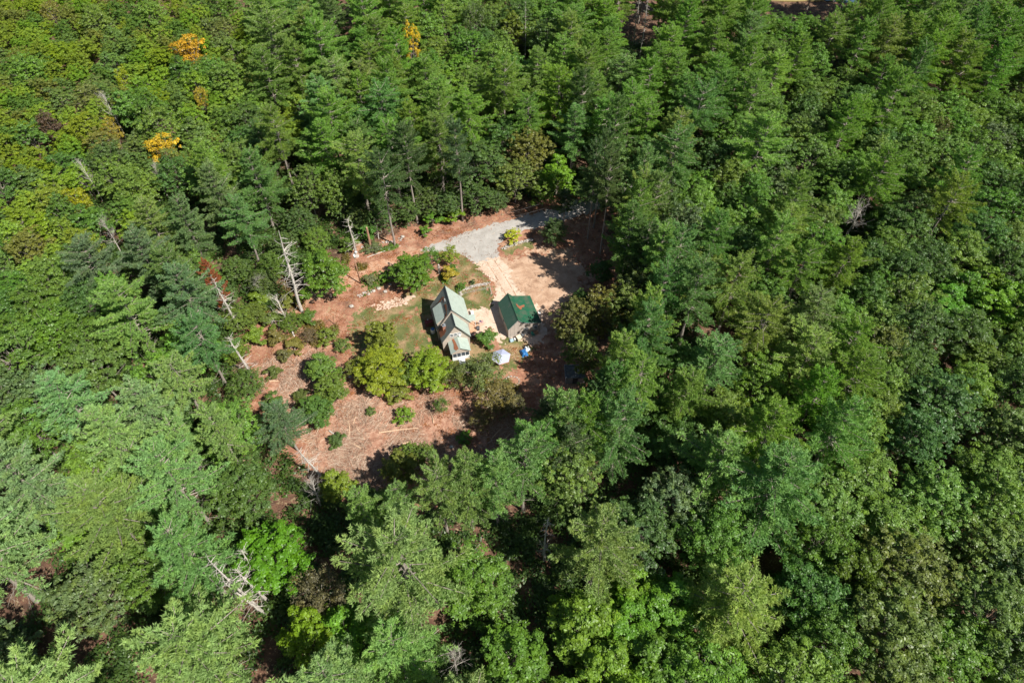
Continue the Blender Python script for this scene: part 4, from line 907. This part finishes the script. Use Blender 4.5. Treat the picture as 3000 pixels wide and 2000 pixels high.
# flag on the side deck
fx, fy = hw(5.55, 4.75); F_ = props(empty('flag', fx, fy, .38, .3), 'small striped flag with blue corner leaning from the side deck', 'flag')
MB().tube([(0, 0, 0), (.25, -.1, 1.9)], [.025, .02], 6).obj('flag_pole', M['white'], F_)
for i in range(7):
    pass
def flagcloth():
    cols = {'r': (.35, .03, .05), 'w': (.6, .58, .58), 'b': (.03, .04, .16)}; out = {}
    for k_, c in cols.items(): out[k_] = plain('flag '+k_, c, .05, 2, .8, 0)
    me = bpy.data.meshes.new('cloth'); V = []; F = []; mi = []
    nx, nz = 14, 13; W_, Hh = 1.15, .75
    for j in range(nz+1):
        for i in range(nx+1):
            u, v = i/nx, j/nz; V.append((.25+u*W_*.8, -.1+.10*math.sin(u*7)+u*.25, 1.88-v*Hh-u*.35))
    for j in range(nz):
        for i in range(nx):
            a = j*(nx+1)+i; F.append((a, a+1, a+nx+2, a+nx+1)); mi.append(2 if (i < 6 and j < 7) else (0 if j % 2 == 0 else 1))
    me.from_pydata(V, [], F); [me.materials.append(out[k_]) for k_ in 'rwb']; me.polygons.foreach_set('material_index', mi)
    o = link(bpy.data.objects.new('cloth', me), F_); s = o.modifiers.new('thick', 'SOLIDIFY'); s.thickness = .01
flagcloth()

# ------------------------------------------------------------ the garage
GA = props(empty('garage', 1.30, 92.09, 0, .28), 'garage with deep green ribbed metal roof and grey-brown board walls', 'garage')
gwl, gwb, gwr, GL, gzr, gzl, gzb, gzrr = 2.24, .98, 5.05, 7.95, 5.28, 2.76, 4.10, 2.92
mb = MB(); mb.prism([(-gwl+.15, .18, -.3), (gwr-.15, .18, -.3), (gwr-.15, .18, gzrr-.05), (gwb, .18, gzb-.12), (0, .18, gzr-.13), (-gwl+.15, .18, gzl+.03)], (0, GL-.36, 0)); mb.obj('wall', M['board'], GA)
mb = MB(); mb.slab([(-.003, GL, gzr), (-gwl, GL, gzl), (-gwl, 0, gzl), (-.003, 0, gzr)], .09)
ribs(mb, (-.1, .06, gzr-.11), (-.1, GL-.06, gzr-.11), (-gwl+.01, .06, gzl+.01), (-gwl+.01, GL-.06, gzl+.01), .27, .045, .09); r = mb.obj('roof', M['groofw'], GA); r['label'] = 'dull dark green ribbed left slope'
mb = MB(); mb.slab([(0, 0, gzr), (gwb, 0, gzb), (gwb, GL, gzb), (0, GL, gzr)], .09); r = mb.obj('roof', M['groof'], GA); r['label'] = 'smooth bright green steep band under the ridge'
mb = MB(); mb.slab([(gwb+.003, 0, gzb), (gwr, 0, gzrr), (gwr, GL, gzrr), (gwb+.003, GL, gzb)], .09)
ribs(mb, (gwb+.25, .06, gzb-.07), (gwb+.25, GL-.06, gzb-.07), (gwr-.01, .06, gzrr), (gwr-.01, GL-.06, gzrr), .30, .05, .10); r3 = mb.obj('roof', M['groof'], GA); r3['label'] = 'low green ribbed right slope'
sg = (gzrr-gzb)/(gwr-gwb)
P_ = [(1.05, 5.2), (1.12, 4.7), (1.35, 4.2), (1.5, 3.85), (1.75, 3.75), (1.95, 4.05), (2.1, 4.4), (2.4, 4.45), (2.75, 4.7), (2.9, 5.0), (2.6, 5.15), (2.3, 4.95), (2.0, 4.9), (1.8, 4.7), (1.55, 4.85), (1.35, 5.2), (1.2, 5.5)]
pt = patch([(u, v, gzb+sg*(u-gwb)+.09) for u, v in P_], parent=r3, m=plain('rusty needles', (.27, .10, .05), .3, 5, .9, .4))
MB().tube([(-.02, -.02, gzr+.02), (-.02, GL+.02, gzr+.02)], [.07, .07], 6).obj('ridge_cap', M['groof'], r)
mb = MB()
for (a, za, b_, zb_) in ((-gwl, gzl, 0, gzr), (0, gzr, gwb, gzb), (gwb, gzb, gwr, gzrr)):
    mb.prism([(a+.003, -.035, za-.02), (b_-.003, -.035, zb_-.02), (b_-.003, -.035, zb_-.15), (a+.003, -.035, za-.15)], (0, .03, 0))
mb.obj('rake_trim', M['grey'], GA)
d = MB().box(3.3, 4.25, .10, .178, 1.1, 2.1).obj('window', M['white'], GA); MB().box(3.4, 4.15, .085, .098, 1.2, 2.0).obj('pane', M['glass'], d)
d = MB().box(1.3, 2.3, .11, .178, 0, 2.1).obj('door', M['grey'], GA); MB().box(1.38, 1.44, .06, .108, 1.0, 1.1).obj('handle', M['iron'], d)
d = MB().box(-2.14, -2.092, 3.0, 4.2, 1.3, 2.1).obj('window', M['white'], GA); MB().box(-2.155, -2.142, 3.1, 4.1, 1.4, 2.0).obj('pane', M['glass'], d)
gw = lambda u, v: (1.30+u*math.cos(.28)-v*math.sin(.28), 92.09+u*math.sin(.28)+v*math.cos(.28))
def dish():
    x, y = gw(5.38, 2.5); o = props(empty('satellite_dish', x, y, 0, .28), 'white round dish on a short post at the right side of the garage', 'satellite dish')
    MB().tube([(0, 0, 0), (0, 0, 2.95)], [.035, .035], 6).obj('post', M['grey'], o)
    mb = MB(); n = 16; V = [(0, 0, 0)]; c = Vector((0, 0, 3.1)); nn = Vector((.55, -.35, .75)).normalized(); a = nn.orthogonal().normalized(); b_ = nn.cross(a)
    rings = [(0, 0), (.2, .03), (.36, .10)]; vs = []
    for r_, h_ in rings[1:]:
        for i in range(n): t = 6.2832*i/n; vs.append(c+(a*math.cos(t)+b_*math.sin(t))*r_+nn*h_)
    mb.add([c]+vs, [(0, 1+i, 1+(i+1) % n) for i in range(n)]+[(1+i, 1+n+i, 1+n+(i+1) % n, 1+(i+1) % n) for i in range(n)])
    d = mb.obj('dish', M['white'], o, True); sm = d.modifiers.new('t', 'SOLIDIFY'); sm.thickness = .025
    MB().tube([c, c+nn*.35], [.015, .02], 5).obj('receiver_arm', M['grey'], o)
dish()

# ------------------------------------------------------------ things round the buildings
def thing(name, x, y, rz, lab, cat, group=None, z=0): return props(empty(name, x, y, z, rz), lab, cat, group)
# hexagonal canopy
gz = thing('gazebo', -2.22, 84.95, .0, 'hexagonal pale lavender-white canopy on posts below the green garage', 'gazebo')
ang = [math.radians(a) for a in (20, 80, 140, 200, 260, 320)]
mb = MB(); Rg = 2.02; rim = [(Rg*math.cos(a), Rg*math.sin(a), 2.2) for a in ang]; ap = (0, 0, 3.0)
mb.add([ap]+rim, [(0, 1+i, 1+(i+1) % 6) for i in range(6)])
cn_ = mb.obj('canopy', M['fabric'], gz); sm = cn_.modifiers.new('t', 'SOLIDIFY'); sm.thickness = .03
mb = MB()
for i in range(6):
    a, b_ = rim[i], rim[(i+1) % 6]; mb.add([a, b_, (b_[0]*1.01, b_[1]*1.01, 2.0), (a[0]*1.01, a[1]*1.01, 2.0)], [(0, 1, 2, 3)])
v = mb.obj('valance', M['wood'], gz); sm = v.modifiers.new('t', 'SOLIDIFY'); sm.thickness = .02
for p in rim: MB().tube([(p[0]*.97, p[1]*.97, 0), (p[0]*.97, p[1]*.97, 2.18)], [.045, .045], 6).obj('post', M['pole'], gz)
tb = thing('round_table', -2.1, 84.7, 0, 'round brown table under the hexagonal canopy', 'table')
MB().tube([(0, 0, .70), (0, 0, .75)], [.7, .7], 20).obj('table_top', M['wood'], tb); MB().tube([(0, 0, 0), (0, 0, .69)], [.25, .08], 8).obj('leg', M['pole'], tb)
# tarp over a load
tp = thing('tarp_covered_pile', 2.7, 87.75, .35, 'crumpled blue tarp with a white sheet end beside the canopy', 'tarp')
def drape(x0, x1, y0, y1, hfun, m, name, parent, seed, n=14):
    rr = random.Random(seed); V = []; F = []
    for j in range(n+1):
        for i in range(n+1):
            u, v = i/n, j/n; x = x0+(x1-x0)*u; y = y0+(y1-y0)*v; e = min(u, 1-u, v, 1-v)
            V.append((x+rr.uniform(-.06, .06), y+rr.uniform(-.06, .06), max(.03, hfun(u, v)*min(1, e*5)+rr.uniform(-.05, .05))))
    for j in range(n):
        for i in range(n): a = j*(n+1)+i; F.append((a, a+1, a+n+2, a+n+1))
    me = bpy.data.meshes.new(name); me.from_pydata(V, [], F); me.materials.append(m); o = link(bpy.data.objects.new(name, me), parent); s = o.modifiers.new('t', 'SOLIDIFY'); s.thickness = .02; return o
drape(-1.0, .45, -1.1, .9, lambda u, v: .65+.2*math.sin(u*5+v*3), M['blue'], 'blue_tarp', tp, 3)
drape(.1, 1.3, .0, 1.1, lambda u, v: .75+.12*math.sin(u*6), M['white'], 'white_sheet', tp, 5)
# fire pit
fp = thing('fire_pit', 0.0, 80.3, 0, 'ring of grey stones round a rust-brown hollow in the shade', 'fire pit')
mb = MB()
for i in range(15):
    a = 6.283*i/15; mb.blob((1.45*math.cos(a), 1.2*math.sin(a), .12), (.24, .2, .2), i, 1, .25)
mb.obj('stone_ring', M['stone'], fp); MB().blob((0, 0, .0), (1.1, .9, .09), 3, 2, .1).obj('ash_bed', M['litter'], fp)
# dark shed
sh = thing('shed', 12.6, 81.3, .02, 'dark flat-roofed shed with pale edges under the oaks', 'shed')
MB().box(-1.85, 1.85, -1.5, 1.5, -.3, 1.98).obj('wall', M['grey'], sh); rf = MB().box(-2.0, 2.0, -1.65, 1.65, 2.0, 2.12).obj('roof', M['shedroof'], sh)
e_ = M['cream']; MB().box(-2.06, -1.95, -1.7, 1.7, 2.124, 2.19).box(-1.945, 2.0, 1.55, 1.7, 2.124, 2.19).obj('edge_trim', M['grey'], rf)
MB().box(-.5, .5, -1.56, -1.503, 0, 1.8).obj('door', M['iron'], sh)
# front-of-garage clutter
x, y = gw(-.1, -.85); t = thing('garbage_bin', x, y, .5, 'cream plastic bin tipped against the front wall of the garage', 'bin'); 
mb = MB(); mb.prism([(-.42, -.5, 0), (.42, -.5, 0), (.5, -.6, .95), (-.5, -.6, .95)], (0, .95, 0)); mb.obj('body', M['cream'], t); MB().box(-.52, .52, -.64, .4, .955, 1.02).obj('lid', M['cream'], t)
MB().tube([(-.5, .38, .14), (-.44, .38, .14)], [.14, .14], 10).obj('wheel', M['iron'], t); MB().tube([(.44, .38, .14), (.5, .38, .14)], [.14, .14], 10).obj('wheel', M['iron'], t)
x, y = gw(-1.62, -.75); t = thing('folding_cart', x, y, .3, 'pale blue and white folding cart by the front left corner of the garage', 'cart')
mb = MB()
for p, q in (((-.5, -.3, .1), (.4, .3, .9)), ((.4, -.3, .1), (-.5, .3, .9)), ((-.5, -.3, .1), (.4, -.3, .1)), ((-.5, .3, .9), (.4, .3, .9)), ((-.5, -.35, .5), (.5, -.35, .5))): mb.tube([p, q], [.03, .03], 6)
mb.obj('frame', M['grey'], t); drape(-.5, .4, -.35, .3, lambda u, v: .55, plain('pale blue cloth', (.35, .50, .58), .1, 3), 'cover', t, 9, 6); MB().tube([(-.5, -.36, .14), (-.5, -.30, .14)], [.14, .14], 10).obj('wheel', M['iron'], t)
x, y = gw(-.92, -.8); t = thing('bucket', x, y, 0, 'small white bucket between the cart and the cream bin', 'bucket')
MB().tube([(0, 0, 0), (0, 0, .5)], [.2, .26], 14).obj('body', M['white'], t, False); MB().tube([(-.25, 0, .5), (0, 0, .66), (.25, 0, .5)], [.012]*3, 4).obj('handle', M['iron'], t)
x, y = gw(.75, -.6); t = thing('wheelbarrow', x, y, 1.2, 'dark wheelbarrow right of the cream bin in the garage shade', 'wheelbarrow')
mb = MB(); mb.add([(-.35, -.3, .3), (.35, -.3, .3), (.35, .3, .3), (-.35, .3, .3), (-.55, -.42, .7), (.6, -.42, .7), (.6, .42, .7), (-.55, .42, .7)], [(0, 3, 2, 1), (0, 1, 5, 4), (1, 2, 6, 5), (2, 3, 7, 6), (3, 0, 4, 7)]); mb.obj('tray', M['grey'], t)
MB().tube([(.65, -.04, .2), (.65, .04, .2)], [.2, .2], 12).obj('wheel', M['iron'], t); MB().tube([(.6, -.05, .25), (-1.1, -.35, .62)], [.03, .03], 5).tube([(.6, .05, .25), (-1.1, .35, .62)], [.03, .03], 5).obj('handle', M['pole'], t)
def chair(x, y, rz, lab):
    t = thing('lawn_chair', x, y, rz, lab, 'chair'); T = M['teal']
    MB().box(-.28, .28, -.28, .28, .40, .45).obj('seat', T, t)
    MB().slab([(-.28, .27, .46), (.28, .27, .46), (.28, .42, 1.0), (-.28, .42, 1.0)], .04).obj('backrest', T, t)
    for sx in (-1, 1):
        MB().tube([(sx*.30, -.26, 0), (sx*.30, -.26, .62), (sx*.30, .3, .64)], [.02]*3, 5).obj('armrest', T, t)
        for sy in (-.25, .3): MB().tube([(sx*.26, sy, 0), (sx*.26, sy, .4)], [.02, .02], 5).obj('leg', T, t)
x, y = gw(3.05, -.75); chair(x, y, .5, 'green lawn chair at the shaded front wall of the garage')
x, y = gw(3.95, -.35); t = thing('wire_crate', x, y, .3, 'pale wooden crate beside the green lawn chair', 'crate')
mb = MB()
for k_ in range(4):
    mb.box(-.35, .35, -.30, -.27, .03+k_*.17, .13+k_*.17).box(-.35, .35, .27, .30, .03+k_*.17, .13+k_*.17).box(-.35, -.32, -.265, .265, .03+k_*.17, .13+k_*.17).box(.32, .35, -.265, .265, .03+k_*.17, .13+k_*.17)
mb.obj('slats', M['wood'], t); MB().box(-.33, .33, -.28, .28, -.02, .02).obj('bottom', M['wood'], t)
# barrel, platform, box by the house
x, y = hw(-4.1, 5.85); t = thing('barrel', x, y, 0, 'white barrel with blue lid in the shade left of the house', 'barrel')
MB().tube([(0, 0, 0), (0, 0, .1), (0, 0, .6), (0, 0, 1.15), (0, 0, 1.25)], [.42, .47, .5, .47, .42], 18).obj('body', M['white'], t, True); MB().tube([(0, 0, 1.255), (0, 0, 1.31)], [.40, .36], 18).obj('lid', M['blue'], t)
x, y = hw(-4.45, 8.45); t = thing('picnic_table', x, y, .3, 'maroon wooden table in the house shadow', 'table')
MB().box(-.85, .85, -.45, .45, .70, .76).obj('table_top', M['maroon'], t)
for s_ in (-1, 1): MB().box(-.85, .85, s_*.75-.13, s_*.75+.13, .40, .45).obj('bench', M['maroon'], t); MB().tube([(s_*.6, -.6, 0), (s_*.6, -.2, .70)], [.04, .04], 5).tube([(s_*.6, .6, 0), (s_*.6, .2, .70)], [.04, .04], 5).tube([(s_*.6, -.85, .38), (s_*.6, .85, .38)], [.04, .04], 5).obj('leg', M['maroon'], t)
t = thing('ball', x-.3, y+.5, 0, 'small white globe lying on the maroon table', 'ball', z=.76); MB().blob((0, 0, .12), (.12, .12, .12), 1, 3, 0).obj('shell', M['white'], t, True)
x, y = hw(5.15, 8.6); t = thing('garden_bench', x, y, .18, 'small white bench on the sandy strip right of the house', 'bench')
MB().box(-.28, .28, -.75, .75, .42, .48).obj('seat', M['white'], t); MB().box(-.34, -.285, -.75, .75, .5, .95).obj('backrest', M['white'], t)
for sy in (-.65, .65): MB().box(-.28, .28, sy-.04, sy+.04, 0, .415).obj('leg', M['white'], t)
x, y = hw(5.35, 4.1); t = thing('grill', x, y, .2, 'dark grey grill beside the side deck', 'grill')
MB().box(-.35, .35, -.25, .25, .75, 1.0).obj('firebox', M['grey'], t); MB().tube([(-.33, 0, 1.0), (.33, 0, 1.0)], [.25, .25], 12).obj('hood', M['iron'], t); MB().box(-.3, .3, -.2, .2, .05, .74).obj('cabinet', M['iron'], t)

# utility pole, lamp, wires
ux, uy = -34.3, 107.5
u = thing('utility_pole', ux, uy, 0, 'brown wooden utility pole with white lamp at the end of the dirt track', 'utility pole')
MB().tube([(0, 0, -.3), (0, 0, 9.8)], [.16, .11], 8).obj('pole', M['pole'], u, True)
MB().tube([(.12, -.1, 8.2), (.12, -.1, 9.2)], [.2, .2], 12).obj('transformer', M['white'], u, True)
MB().tube([(0, 0, 9.3), (.5, .35, 9.5)], [.03, .03], 6).obj('lamp_arm', M['grey'], u); MB().box(.35, .85, .2, .5, 9.45, 9.6).obj('lamp', M['white'], u)
def wire(name, p, q, sag, lab):
    P_ = []
    for i in range(25):
        t = i/24; v = Vector(p).lerp(Vector(q), t); v.z -= sag*4*t*(1-t); P_.append(v)
    props(MB().tube(P_, [.013]*25, 4).obj(name, M['iron'], None), lab, 'wire')
pe = G(2060, 470, 8)
wire('power_line', (ux, uy, 9.6), (pe[0], pe[1], 9.4), .9, 'upper power line crossing over the road from the utility pole')
wire('power_line', (ux, uy, 8.9), (pe[0]-.4, pe[1]-1.5, 8.4), 1.2, 'lower power line crossing over the road from the utility pole')
x, y = hw(-2.2, 9.9); wire('service_wire', (ux, uy, 8.5), (x, y, 5.6), .6, 'thin service wire from the utility pole to the house')

# broken trunk, posts, logs
t = thing('broken_trunk', -33.5, 119.2, 0, 'pale broken trunk standing on the bank left of the roadside pines', 'dead tree')
MB().tube([(0, 0, -.2), (.05, 0, 3), (.02, .1, 6.3)], [.32, .27, .24], 9, True).obj('trunk', M['pole'], t); MB().tube([(0, .1, 6.28), (.1, .1, 6.75)], [.16, .03], 5).obj('splinter', M['log'], t)
gpo = 0
for px, py, h, lab in [(980, 950, 2.6, 'upper leaning post at the left corner of the lawn'), (990, 1010, 2.0, 'lower post at the left corner of the lawn'), (1418, 845, 1.0, 'short dark fence post at the right end of the stone edging')]:
    x, y = G(px, py); o = MB().tube([(x, y, -.2), (x+.12, y+.1, h)], [.09, .07], 7).obj('fence_post', M['pole'], None); props(o, lab, 'post')
def log(a, b_, r, m, lab, crook=.15):
    p = Vector((*G(*a), r*.9)); q = Vector((*G(*b_), r*.7)); m_ = (p+q)/2+Vector((random.uniform(-crook, crook), random.uniform(-crook, crook), .05))
    L = (q-p).length; dirv = (q-p).normalized(); sd = Vector((-dirv.y, dirv.x, .3))
    o = props(empty('fallen_log', p.x, p.y, 0), lab, 'log')
    mb = MB().tube([p-Vector((p.x, p.y, 0)), m_-Vector((p.x, p.y, 0)), q-Vector((p.x, p.y, 0))], [r, r*.85, r*.5], 7); mb.obj('stem', m, o)
    if L > 3:
        mb = MB()
        for k_ in range(4):
            c_ = p.lerp(q, .35+.17*k_)-Vector((p.x, p.y, 0)); s_ = 1 if k_ % 2 else -1; mb.tube([c_, c_+sd*s_*.7+dirv*.6, c_+sd*s_*1.0+dirv*1.3], [.05, .035, .012], 4, False)
        mb.obj('branch', m, o)
for a, b_, r, m, lab in [((912, 965), (945, 944), .17, 'log', 'thick cream log lying left of the lawn'),
    ((1076, 754), (1175, 720), .10, 'dead', 'long pale log along the upper edge of the dirt track'),
    ((1068, 718), (1106, 722), .12, 'pole', 'dark log lying behind the broken trunk'),
    ((1025, 1275), (1020, 1230), .12, 'log', 'curved stem at the left of the slash clearing'),
    ((1030, 1300), (1018, 1255), .11, 'log', 'forked stem below the curved stem in the slash'),
    ((1058, 1314), (1030, 1298), .17, 'log', 'short thick log at the lower left of the slash'),
    ((1168, 1304), (1205, 1292), .17, 'log', 'bright stubby log in the lower middle of the slash'),
    ((1110, 1268), (1225, 1254), .15, 'log', 'long reddish log across the middle of the slash'),
    ((1035, 1242), (1043, 1206), .09, 'log', 'thin upright-lying branch near the top left of the slash'),
    ((1270, 1240), (1262, 1212), .10, 'log', 'crossed branch right of the lone bright bush'),
    ((1470, 1295), (1498, 1268), .15, 'log', 'pale log at the right end of the slash'),
    ((1440, 1285), (1486, 1240), .10, 'log', 'long thin branch at the right end of the slash'),
    ((965, 1262), (982, 1272), .16, 'dead', 'bleached log at the left edge of the slash'),
    ((790, 1118), (818, 1118), .18, 'log', 'dark-ended log at the far left of the slash'),
    ((1038, 1385), (1010, 1320), .14, 'pole', 'long dark leaning stem at the lower left of the slash'),
    ((1056, 1268), (1040, 1245), .09, 'log', 'small forked branch in the left middle of the slash')]:
    log(a, b_, r, M[m], lab)

# stones: walls are one thing each, boulders are single
def stonewall(pts, wd, h, seed, lab, dens=7):
    rr = random.Random(seed); mb = MB(); P_ = [G(*p) for p in pts]
    for a, b_ in zip(P_, P_[1:]):
        L = math.hypot(b_[0]-a[0], b_[1]-a[1])
        for i in range(int(L*dens)):
            t = rr.random(); nx_, ny_ = -(b_[1]-a[1])/L, (b_[0]-a[0])/L; o_ = rr.uniform(-wd, wd)
            r_ = rr.uniform(.09, .24); mb.blob((a[0]+(b_[0]-a[0])*t+nx_*o_, a[1]+(b_[1]-a[1])*t+ny_*o_, rr.uniform(0, h)*(1-abs(o_)/wd*.6)+.05), (r_*1.2, r_, r_*.8), rr.randint(0, 9999), 1, .28)
    o = mb.obj('stone_wall', M['stone'], None); props(o, lab, 'stone wall'); return o
stonewall([(1472, 732), (1490, 722), (1525, 712), (1562, 703)], .42, .5, 1, 'low stone wall below the yellow shrub at the driveway mouth', 20)
stonewall([(1352, 868), (1345, 850), (1370, 846), (1400, 836), (1436, 832)], .34, .4, 2, 'pale stone edging between the lawn and the house', 18)
stonewall([(1050, 868), (1072, 858), (1096, 852)], .35, .2, 3, 'short row of pale stones at the upper edge of the lawn', 8)
stonewall([(1284, 778), (1292, 800), (1304, 812), (1318, 816)], .3, .2, 4, 'small stone pile at the foot of the bare stump', 6)
stonewall([(1010, 735), (1040, 730), (1110, 716), (1180, 700)], .5, .3, 5, 'rough stone row in the shade behind the roadside pines', 4)
for px, py, r_, lab in [(1110, 846, .42, 'largest round boulder in the row above the lawn'), (1095, 853, .34, 'boulder just left of the largest round boulder'), (1080, 862, .30, 'pair-end boulder near the short stone row'),
    (1129, 855, .40, 'squat boulder set apart below the largest round boulder'), (1143, 834, .30, 'boulder in the shadow edge of the round green tree'), (1030, 898, .42, 'pale boulder at the left end of the lawn path'),
    (1148, 1102, .35, 'white rock in the shade left of the big yellow-green tree'), (1026, 1105, .30, 'white rock by the slim trees in the slash'), (1323, 1310, .34, 'white rock in the dark shade at the bottom of the clearing'),
    (1328, 808, .30, 'pale rock right of the yellow shrub'), (1180, 695, .4, 'grey rock on the bank behind the roadside pines'), (1588, 850, .10, 'tiny white stone in the middle of the yard'), (1045, 752, .5, 'grey boulder beside the half-dead roadside stem')]:
    x, y = G(px, py); r_ *= 1.1; o = MB().blob((x, y, r_*.35), (r_*1.15, r_, r_*.75), px, 2, .12).obj('boulder', M['stone'], None); props(o, lab, 'boulder')
# bare stump at the lawn corner
x, y = G(1287, 800); o = MB().tube([(x, y, -.1), (x-.05, y+.2, 1.2), (x+.05, y+.1, 2.6)], [.32, .24, .17], 8).tube([(x, y+.15, 1.3), (x+.5, y-.2, 1.9)], [.12, .06], 6).obj('tree_stump', M['dead'], None); props(o, 'bare grey stump beside the yellow shrub at the lawn corner', 'stump')
# low wire fence
f = props(empty('wire_fence', 0, 0), 'low pale wire fence in front of the stone edging', 'fence'); pts = [(1345, 866), (1365, 862), (1390, 856), (1415, 851), (1436, 845), (1441, 868)]
PW = [G(*p) for p in pts]
for x, y in PW: MB().tube([(x, y, 0), (x, y, .8)], [.035, .035], 5).obj('post', M['grey'], f)
mb = MB()
for a, b_ in zip(PW, PW[1:]):
    for z_ in (.35, .76): mb.tube([(*a, z_), (*b_, z_)], [.028, .028], 4)
mb.obj('rail', M['dead'], f)

rut = MB()
def rut_line(pts, wd, name_off):
    P_ = [Vector((*z1(*p), 0)) for p in pts]
    for a, b_ in zip(P_, P_[1:]):
        d = (b_-a).normalized(); s_ = Vector((-d.y, d.x, 0))*wd; n_ = max(2, int((b_-a).length/.3))
        for i in range(n_):
            if random.random() < .22: continue
            p = a.lerp(b_, i/n_); q = a.lerp(b_, (i+1)/n_); w0 = random.uniform(.6, 1.1); w1 = random.uniform(.6, 1.1)
            vs = [p-s_*w0, q-s_*w1, q+s_*w1, p+s_*w0]
            rut.add([(v.x, v.y, float(relief(np.array([v.x]), np.array([v.y]))[0])+.032) for v in vs], [(0, 1, 2, 3)])
rut_line([(1420, 520), (1470, 600), (1520, 690), (1560, 760)], .13, 0); rut_line([(1465, 515), (1515, 590), (1570, 680), (1610, 750)], .13, 1)
rut_line([(640, 640), (760, 600), (880, 560), (1000, 520)], .16, 2)
o = rut.obj('wheel_ruts', M['yard'], None); o['kind'] = 'structure'
